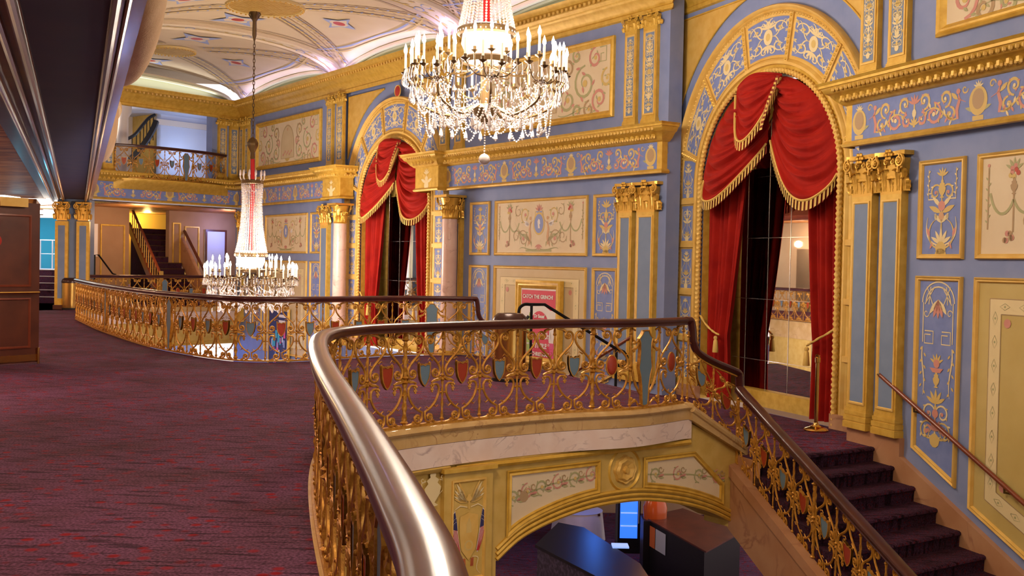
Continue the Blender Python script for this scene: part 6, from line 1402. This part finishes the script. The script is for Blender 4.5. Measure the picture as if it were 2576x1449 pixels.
# ------------------------------------------------------------ things standing about
def bin_(px, py, z, label, H=.86, r=.23):
    p = PZ(px, py, z); t = thing('waste_bin', label, 'bin', T(p.x, p.y + r, z))
    b = MB(); b.lathe([(r * 1.0, .03), (r * 1.0, H - .13), (r * .95, H - .13)], 'brass', 32); b.build('body', t)
    b = MB(); b.lathe([(r * 1.03, 0), (r * 1.03, .04), (r, .045)], 'black', 32); b.build('base_ring', t)
    b = MB(); b.lathe([(r * 1.02, H - .14), (r * 1.04, H - .10), (r * .95, H - .04), (r * .75, H), (r * .42, H + .0), (r * .40, H - .06), (0, H - .06)], 'bin_lid', 32); b.build('lid', t)
bin_(1280, 962, 0, 'polished brass litter bin behind the stairwell balustrade near the poster', r=.215)
bin_(168, 779, 0, 'polished brass litter bin in front of the blue pier at left')
def stanchion(x, y, z, label, rope=None):
    t = thing('stanchion', label, 'post', T(x, y, z)); b = MB()
    b.lathe([(.155, 0), (.16, .015), (.14, .035), (.09, .05), (.045, .075), (.03, .10), (.028, .11)], 'brass', 28); b.build('base', t)
    b = MB(); b.lathe([(.026, .1), (.026, .90), (.036, .905), (.036, .97), (.028, .975), (.032, 1.0), (.0, 1.02)], 'brass', 20); b.build('pole', t)
    return t
sp = PZ(2055, 1085, LAND); stanchion(sp.x, sp.y + .05, LAND, 'brass stanchion on the landing before the great mirror')
# wall handrails
def wall_rail(W, u0, u1, z0, s, label, off=.10, r=.026):
    t = thing('wall_handrail', label, 'handrail', W.M(u0, z0, off)); L = u1 - u0
    b = MB(); b.tube([(0, 0, 0), (L, 0, s * L)], r, 'wood_red', 10); b.build('rail', t)
    k = max(2, int(abs(L) / 1.15))
    for i in range(k):
        u = L * (.16 + i * .36) if i < 3 else L * .95; b = MB(); b.tube([(u, 0, s * u - .02), (u, .0, s * u - .07), (u, off, s * u - .09)], .012, 'bronze', 6); b.lathe([(.035, 0), (.03, .012), (0, .015)], 'bronze', 12); b.v[-39:] = [tuple(T(u, off, s * u - .09) @ Matrix.Rotation(radians(90), 4, 'X') @ Vector(v)) for v in b.v[-39:]] if False else b.v[-39:]; b.build('bracket', t)
u0, z0 = WA.uz(2213, 943, .10); u1, z1 = WA.uz(2576, 1266, .10); wall_rail(WA, u0, u1 + 1.6, z0, (z1 - z0) / (u1 - u0), 'sloping mahogany handrail on the blue wall beside the right stairs')
u0, z0 = WB.uz(1588, 848, .10); u1, z1 = WB.uz(1404, 962, .10); 
wall_rail(WB, u0, u1, z0, (z1 - z0) / (u1 - u0), 'dark handrail on the wall going down behind the brass bin', r=.03)
# black wrought iron rail of the short flight
t = thing('iron_handrail', 'black wrought iron handrail with curled ends beside the short steps', 'handrail', T(0, 0, 0))
a = PZ(1334, 766, .93); 
bq = Vector((a.x, a.y, .93)); dz = en * 1.55
P = [bq + en * x + Vector((0, 0, z)) for x, z in ((-.10, -.20), (-.06, -.24), (-.015, -.22), (-.0, -.15), (-.06, -.10), (-.14, -.16), (-.155, -.24), (-.10, -.33), (-.0, -.36))]
cu = [bq + en * x + Vector((0, 0, z)) for x, z in ((-.02, -.16), (-.06, -.20), (-.12, -.20), (-.17, -.14), (-.16, -.05), (-.09, .0), (.0, .0), (.22, .0), (1.35, -.62), (1.50, -.68), (1.56, -.76), (1.52, -.86), (1.42, -.88), (1.36, -.80))]
b = MB(); b.tube(smooth_path(cu[:7], 5)[:-1] + cu[6:10] + smooth_path(cu[9:], 5), .024, 'iron', 6, flat=.6); b.build('rail', t)
for x, zt, zb in ((.02, .0, -.93), (1.38, -.64, -.93 + LAND)): b = MB(); p = bq + en * x; b.tube([p + Vector((0, 0, zt)), p + Vector((0, 0, zb))], .022, 'iron', 6); b.lathe([(.05, 0), (.05, .02), (.02, .03)], 'iron', 12, (p.x, p.y, p.z + zb)); b.build('post', t)
# ------------------------------------------------------------ framed show poster on the middle bay
u0, zt = WB.uz(1297, 703, .12); u1, _ = WB.uz(1409, 703, .12); q0 = WB.uz(1318, 724, .12); q1 = WB.uz(1396, 727, .12); zb_ = WB.uz(1330, 900, .12)[1]
t = thing('framed_poster', 'gilt framed show poster with red banner on the cream panel', 'poster', WB.M((u0 + u1) / 2, zb_ - .12, .04)); hw = (u1 - u0) / 2; H = zt - zb_ + .12; pw = (q1[0] - q0[0]) / 2 + .08; ph = q0[1] - zb_
b = MB(); b.box(-hw + .02, hw - .02, -.04, 0, .02, H - .02, 'cream2'); b.build('back', t, smooth=False)
P = [(-hw, 0), (hw, 0), (hw, H), (-hw, H)]; b = MB(); b.sweep(P, [(0, -.04), (0, .05), (.04, .07), (.08, .05), (.10, .055), (.16, .02), (.17, .0), (.2, .01), (hw - pw - .02, .0)], 'gold', closed=True, yoff=-.03); b.build('frame', t)
b = MB(); b.box(-pw, pw, -.05, -.03, .10, H - .16, 'paper'); ps = b.build('poster_sheet', t, smooth=False)
T_ = H - .16; b = MB(); yb = -.053
b.poly([(-pw * .92, T_ - .03), (pw * .96, T_ - .03), (pw * .96, T_ - .40), (pw * .7, T_ - .40), (pw * .3, T_ - .30), (-pw * .2, T_ - .28), (-pw * .6, T_ - .33), (-pw * .92, T_ - .30)], 'poster_red', yb)
c = (pw * .10, T_ - .78); ba_ = [(c[0] + pw * .55 * cos(a * pi / 12), c[1] + .36 * sin(a * pi / 12)) for a in range(24)]; b.poly(ba_, 'poster_red', yb)
b.poly([(-pw * .15, T_ - 1.5), (pw * .75, T_ - 1.35), (pw * .6, T_ - .9), (-pw * .3, T_ - .9)], 'poster_red', yb - .001)
b.poly([(-pw * .45, T_ - .45), (-pw * .30, T_ - .5), (-pw * .38, T_ - .95), (-pw * .22, T_ - 1.45), (-pw * .55, T_ - 1.45), (-pw * .62, T_ - .95)], 'poster_green', yb - .002)
b.poly([(pw * .55 + .10 * cos(a * pi / 8), T_ - 1.62 + .13 * sin(a * pi / 8)) for a in range(16)], 'poster_pink', yb)
b.poly([(-pw * .95, .12), (pw * .95, .12), (pw * .95, .44), (-pw * .95, .44)], 'poster_pink', yb)
for k in range(4): b.poly([(-pw * .8, .17 + .05 * k), (pw * .8, .17 + .05 * k), (pw * .8, .176 + .05 * k), (-pw * .8, .176 + .05 * k)], 'poster_red', yb - .001)
b.poly([(-pw * .6, .72), (pw * .6, .72), (pw * .6, .74), (-pw * .6, .74)], 'ochre', yb)
for k in range(18): b.poly([(-pw * .5 + k * .035, .52), (-pw * .5 + k * .035 + .014, .52), (-pw * .5 + k * .035 + .014, .56 + .03 * (k * 7 % 3)), (-pw * .5 + k * .035, .56 + .03 * (k * 7 % 3))], 'orn_brown', yb)
b.build('print', ps, smooth=False)
def text(s, x, z, size, m, par, y=-.06, rot=0, name='lettering', bold=.004):
    c = bpy.data.curves.new(name, 'FONT'); c.body = s; c.size = size; c.align_x = 'CENTER'; c.align_y = 'CENTER'; c.extrude = .001; c.offset = bold; c.materials.append(MT[m]); c.resolution_u = 3
    q = bpy.data.objects.new('q', c); COL.objects.link(q); bpy.context.view_layer.update(); me = bpy.data.meshes.new_from_object(q.evaluated_get(bpy.context.evaluated_depsgraph_get())); bpy.data.objects.remove(q)
    if not me.materials: me.materials.append(MT[m])
    o = bpy.data.objects.new(name, me); COL.objects.link(o); o.parent = par; o.location = (x, y, z); o.rotation_euler = (pi / 2, rot, 0); return o
text('CATCH THE GRINCH!', 0, T_ - .155, .098, 'paper', ps); text("Dr Seuss'", pw * .12, T_ - .52, .09, 'paper', ps); text('HOW THE', pw * .0, T_ - .70, .10, 'paper', ps); text('GRINCH', pw * .18, T_ - .90, .17, 'paper', ps, rot=-.08); text('STOLE', pw * .22, T_ - 1.08, .13, 'paper', ps); text('CHRISTMAS!', pw * .2, T_ - 1.24, .10, 'paper', ps)
text('Hippodrome Theatre - December 11-23', 0, .40, .052, 'paper', ps, bold=.001) if False else text('Opera House - December 11-23', 0, .40, .06, 'paper', ps, bold=.001)
# blue poster on the lower wall of the atrium
t = thing('poster_board', 'dark blue show poster board low on the atrium wall', 'poster', WB.M(WB.uz(708, 780)[0], 0, .05))
u0, z0 = WB.uz(686, 779); u1, z1 = WB.uz(731, 900); hw = (u1 - u0) / 2; b = MB(); b.box(-hw, hw, -.04, 0, z0 - 1.9, z0, 'flag_navy'); s = b.build('board', t, smooth=False)
b = MB(); 
for k in range(26): r_ = random.Random(k); x = -hw * .85 + 1.6 * hw * r_.random(); z = z0 - 1.7 + 1.0 * r_.random(); w = .05 + .2 * r_.random(); b.poly([(x, z), (x + w * .6, z), (x + w * .6, z + w), (x, z + w)], ('orn_blue', 'teal_lit', 'white_blue', 'poster_pink')[k % 4], -.045 - .0005 * k)
for k in range(3): b.poly([(.05, z0 - .18 - .16 * k), (hw * .8, z0 - .18 - .16 * k), (hw * .8, z0 - .10 - .16 * k), (.05, z0 - .10 - .16 * k)], 'paper', -.046)
b.build('print', s, smooth=False); b = MB(); b.sweep([(-hw, z0 - 1.9), (hw, z0 - 1.9), (hw, z0), (-hw, z0)], [(0, 0), (0, .06), (-.05, .06), (-.07, 0)], 'gold', closed=True); b.build('frame', t)
# ------------------------------------------------------------ lower bar seen through the arch
ZB = LOW
def boxat(name, label, cat, px, py, z, w, d, h, rot, m, parts=None):
    p = PZ(px, py, z); t = thing(name, label, cat, T(p.x, p.y, LOW) @ RZ(rot)); return t, p
p = PZ(1410, 1345, LOW + .76); t = thing('draped_table', 'table under a white cloth lit blue in the lower lobby', 'table', T(1.68, 25.9, LOW)); b = MB()
b.grid(lambda i, j: (lambda a, f: ((.46 + .05 * f + .02 * f * cos(a * 12)) * cos(a) * 1.25, (.45 + .05 * f + .02 * f * cos(a * 12)) * sin(a) * 1.2, .76 - .70 * f))(2 * pi * i, max(0, j - .3) / .7), 60, 10, 'cloth_white', cu=True); b.add([(.50 * cos(a * pi / 12) * 1.18, .5 * sin(a * pi / 12) * 1.12, .762) for a in range(24)], [tuple(range(24))], 'cloth_white'); b.build('cloth', t)
b = MB(); b.box(-.5, .5, -.35, .35, .70, .75, 'wood_dark'); b.build('top', t)
for x, y in ((-.4, -.3), (.4, -.3), (-.4, .3), (.4, .3)): b = MB(); b.box(x - .03, x + .03, y - .03, y + .03, 0, .7, 'wood_dark'); b.build('leg', t)
point('bar_blue_lamp', (2.0, 24.9, LOW + 2.2), (.05, .22, 1), 24, .15); point('bar_lamp', (3.0, 22.0, -1.6), (1, .5, .5), 10, .2)
p = PZ(1581, 1392, LOW); t = thing('drinks_fridge', 'glass fronted drinks fridge glowing blue in the lower bar', 'fridge', T(p.x, p.y, LOW)); b = MB(); b.box(-.26, .26, 0, .6, 0, 1.9, 'black'); b.build('cabinet', t, smooth=False)
b = MB(); b.box(-.21, .19, -.01, 0, .35, 1.8, 'fridge_glow'); b.build('glass_door', t, smooth=False, label='blue lit glass door')
for k in range(4): b = MB(); b.box(-.20, .18, -.03, -.01, .62 + .3 * k, .65 + .3 * k, 'fridge_white'); b.build('shelf', t, smooth=False)
b = MB(); b.tube([(.21, -.04, .7), (.21, -.04, 1.4)], .012, 'rail_steel', 6); b.build('handle', t)
# bar counter
q = [PZ(x, y, LOW + 1.08) for x, y in ((1352, 1372), (1408, 1318), (1470, 1330), (1606, 1418), (1640, 1470), (1560, 1480))]
t = thing('bar_counter', 'long dark speckled bar counter in the lower lobby', 'counter', T(q[0].x, q[0].y, LOW)); o_ = Vector((q[0].x, q[0].y, LOW)); Q = [(v.x - o_.x, v.y - o_.y) for v in q]
b = MB(); b.prism(Q, 0, 1.03, 'counter', 'z'); b.build('front', t, smooth=False); cx_ = sum(x for x, y in Q) / 6; cy_ = sum(y for x, y in Q) / 6; b = MB(); b.prism([(cx_ + (x - cx_) * 1.04, cy_ + (y - cy_) * 1.04) for x, y in Q], 1.03, 1.09, 'black', 'z'); b.build('worktop', t, smooth=False)
p = PZ(1560, 1376, LOW + 1.08); t = thing('blue_tray', 'flat blue lit tray on the bar counter', 'tray', T(p.x, p.y, LOW + 1.09)); b = MB(); b.box(-.16, .16, -.15, .15, 0, .03, 'fridge_white'); b.build('tray', t, smooth=False)
# display case
q = [PZ(x, y, LOW + 1.15) for x, y in ((1622, 1303), (1716, 1282), (1862, 1338), (1772, 1388))]
t = thing('display_case', 'black display case with orange and grey notices on its front', 'case', T(q[0].x, q[0].y, LOW)); o_ = Vector((q[0].x, q[0].y, 0)); Q = [(v.x - o_.x, v.y - o_.y) for v in q]
b = MB(); b.prism(Q, 0, 1.15, 'black', 'z'); b.build('body', t, smooth=False); b = MB(); b.prism([(x * 1.03 - .01, y * 1.03 - .01) for x, y in Q], 1.15, 1.18, 'wood_dark', 'z'); b.build('top', t, smooth=False)
A_, B_ = Vector((*Q[0], 0)), Vector((*Q[3], 0)); d = (B_ - A_).normalized(); fn_ = Vector((d.y, -d.x, 0)) * .012; fn_ = fn_ if fn_.dot(Vector((-q[0].x, -q[0].y, 0))) > 0 else -fn_
for s0, s1, m, lb in ((.02, .24, 'note_orange', 'orange notice'), (.25, .46, 'note_blue', 'grey notice')):
    b = MB(); v = [A_ + d * (s0 * 2.4) + fn_ + Vector((0, 0, .62)), A_ + d * (s1 * 2.4) + fn_ + Vector((0, 0, .62)), A_ + d * (s1 * 2.4) + fn_ + Vector((0, 0, 1.06)), A_ + d * (s0 * 2.4) + fn_ + Vector((0, 0, 1.06))]; b.add(v, [(0, 1, 2, 3)], m); b.build('notice', t, smooth=False, label=lb)
p = PZ(1656, 1300, LOW + 1.3); t = thing('popcorn_warmer', 'amber domed glass warmer standing behind the display case', 'warmer', T(p.x, p.y + .5, LOW)); b = MB(); b.lathe([(.25, 1.15), (.26, 1.4), (.2, 1.58), (0, 1.66)], 'glass_amber', 20); b.build('dome', t); b = MB(); b.box(-.28, .28, -.28, .28, 0, 1.15, 'black'); b.build('stand', t, smooth=False)
point('bar_amber_lamp', (p.x - .1, p.y - .2, LOW + 2.3), (1, .4, .15), 10, .1)
quad('wall_back', [(-1, 29, LOW), (9, 29, LOW), (9, 29, -1), (-1, 29, -1)], 'far_wall'); quad('ceiling', [(-.6, 12.6, -1.05), (2.65, 12.6, -1.05), (6.5, 29, -1.05), (-.6, 29, -1.05)], 'far_wall')
# ------------------------------------------------------------ the side of the hall behind the viewer, seen in the mirrors
def vwall(name, x0, y0, x1, y1, z0, z1, m): return quad(name, [(x0, y0, z0), (x1, y1, z0), (x1, y1, z1), (x0, y0, z1)], m)
vwall('wall_left', -8.2, -6, -13.5, 13.5, 0, 3.2, 'cream')
WM = Wall(-632, 0, 1660, base=(-1.6, 2.0)); _d = Vector((-2.13 + 1.0, 0))
WM.t = Vector((.9, .0, 0)); a_ = beam_pt(1.9, .3); b_q = beam_pt(-6, .3); WM.o = Vector((a_[0], a_[1], 0)); WM.t = (Vector((a_[0], a_[1], 0)) - Vector((b_q[0], b_q[1], 0))).normalized(); WM.n = Vector((-WM.t.y, WM.t.x, 0)); WM.a = atan2(WM.t.y, WM.t.x)
entab(WM, -8, 0, 'side opposite the mirrors')
strip('ceiling', -6, .26, ZM, ZM + .06, 'foil', Ya=-6, Yb=1.9); strip('wall_left', -.3, .24, 3.84, 6.0, 'plaster_box', Ya=-6, Yb=1.9)
vwall('wall_left', -13.5, 13.5, -16.9, 33, 0, 3.2, 'cream'); vwall('wall_back', -9, -7, 9, -7, LOW, 7, 'cream2')
for i, (x, y) in enumerate([(-8.2 - 5.3 * f, -6 + 19.5 * f) for f in (.15, .35, .55, .75, .93)] + [(-13.5 - 3.4 * f, 13.5 + 19.5 * f) for f in (.1, .22, .34, .46, .58, .70, .80, .92)]):
    a = atan2(19.5, -5.3 if y < 13.5 else -3.4)
    if i % 2: 
        t = thing('pilaster', 'blue pilaster on the hall side opposite the mirrors', 'pilaster', T(x, y, 0) @ RZ(a - pi), group='pilasters on the side opposite the mirrors'); b = MB(); b.box(-.3, .3, -.1, 0, 0, 2.6, 'blue_pil'); b.box(-.34, .34, -.16, 0, 2.6, 2.95, 'gold'); b.build('shaft', t, smooth=False)
        point('sconce_lamp', (x + .35, y + .1, 2.1), (1, .75, .5), 9, .06)
    else:
        t = thing('hall_door', 'dark red wooden door on the side opposite the mirrors', 'door', T(x, y, 0) @ RZ(a - pi), group='doors on the side opposite the mirrors'); b = MB(); b.box(-.45, .45, -.06, 0, 0, 2.2, 'wood_red'); b.build('leaf', t, smooth=False); b = MB(); b.sweep([(-.45, 0), (.45, 0), (.45, 2.2), (-.45, 2.2)], [(0, 0), (0, .08), (-.1, .08), (-.1, 0)], 'cream2', closed=True); b.build('frame', t)
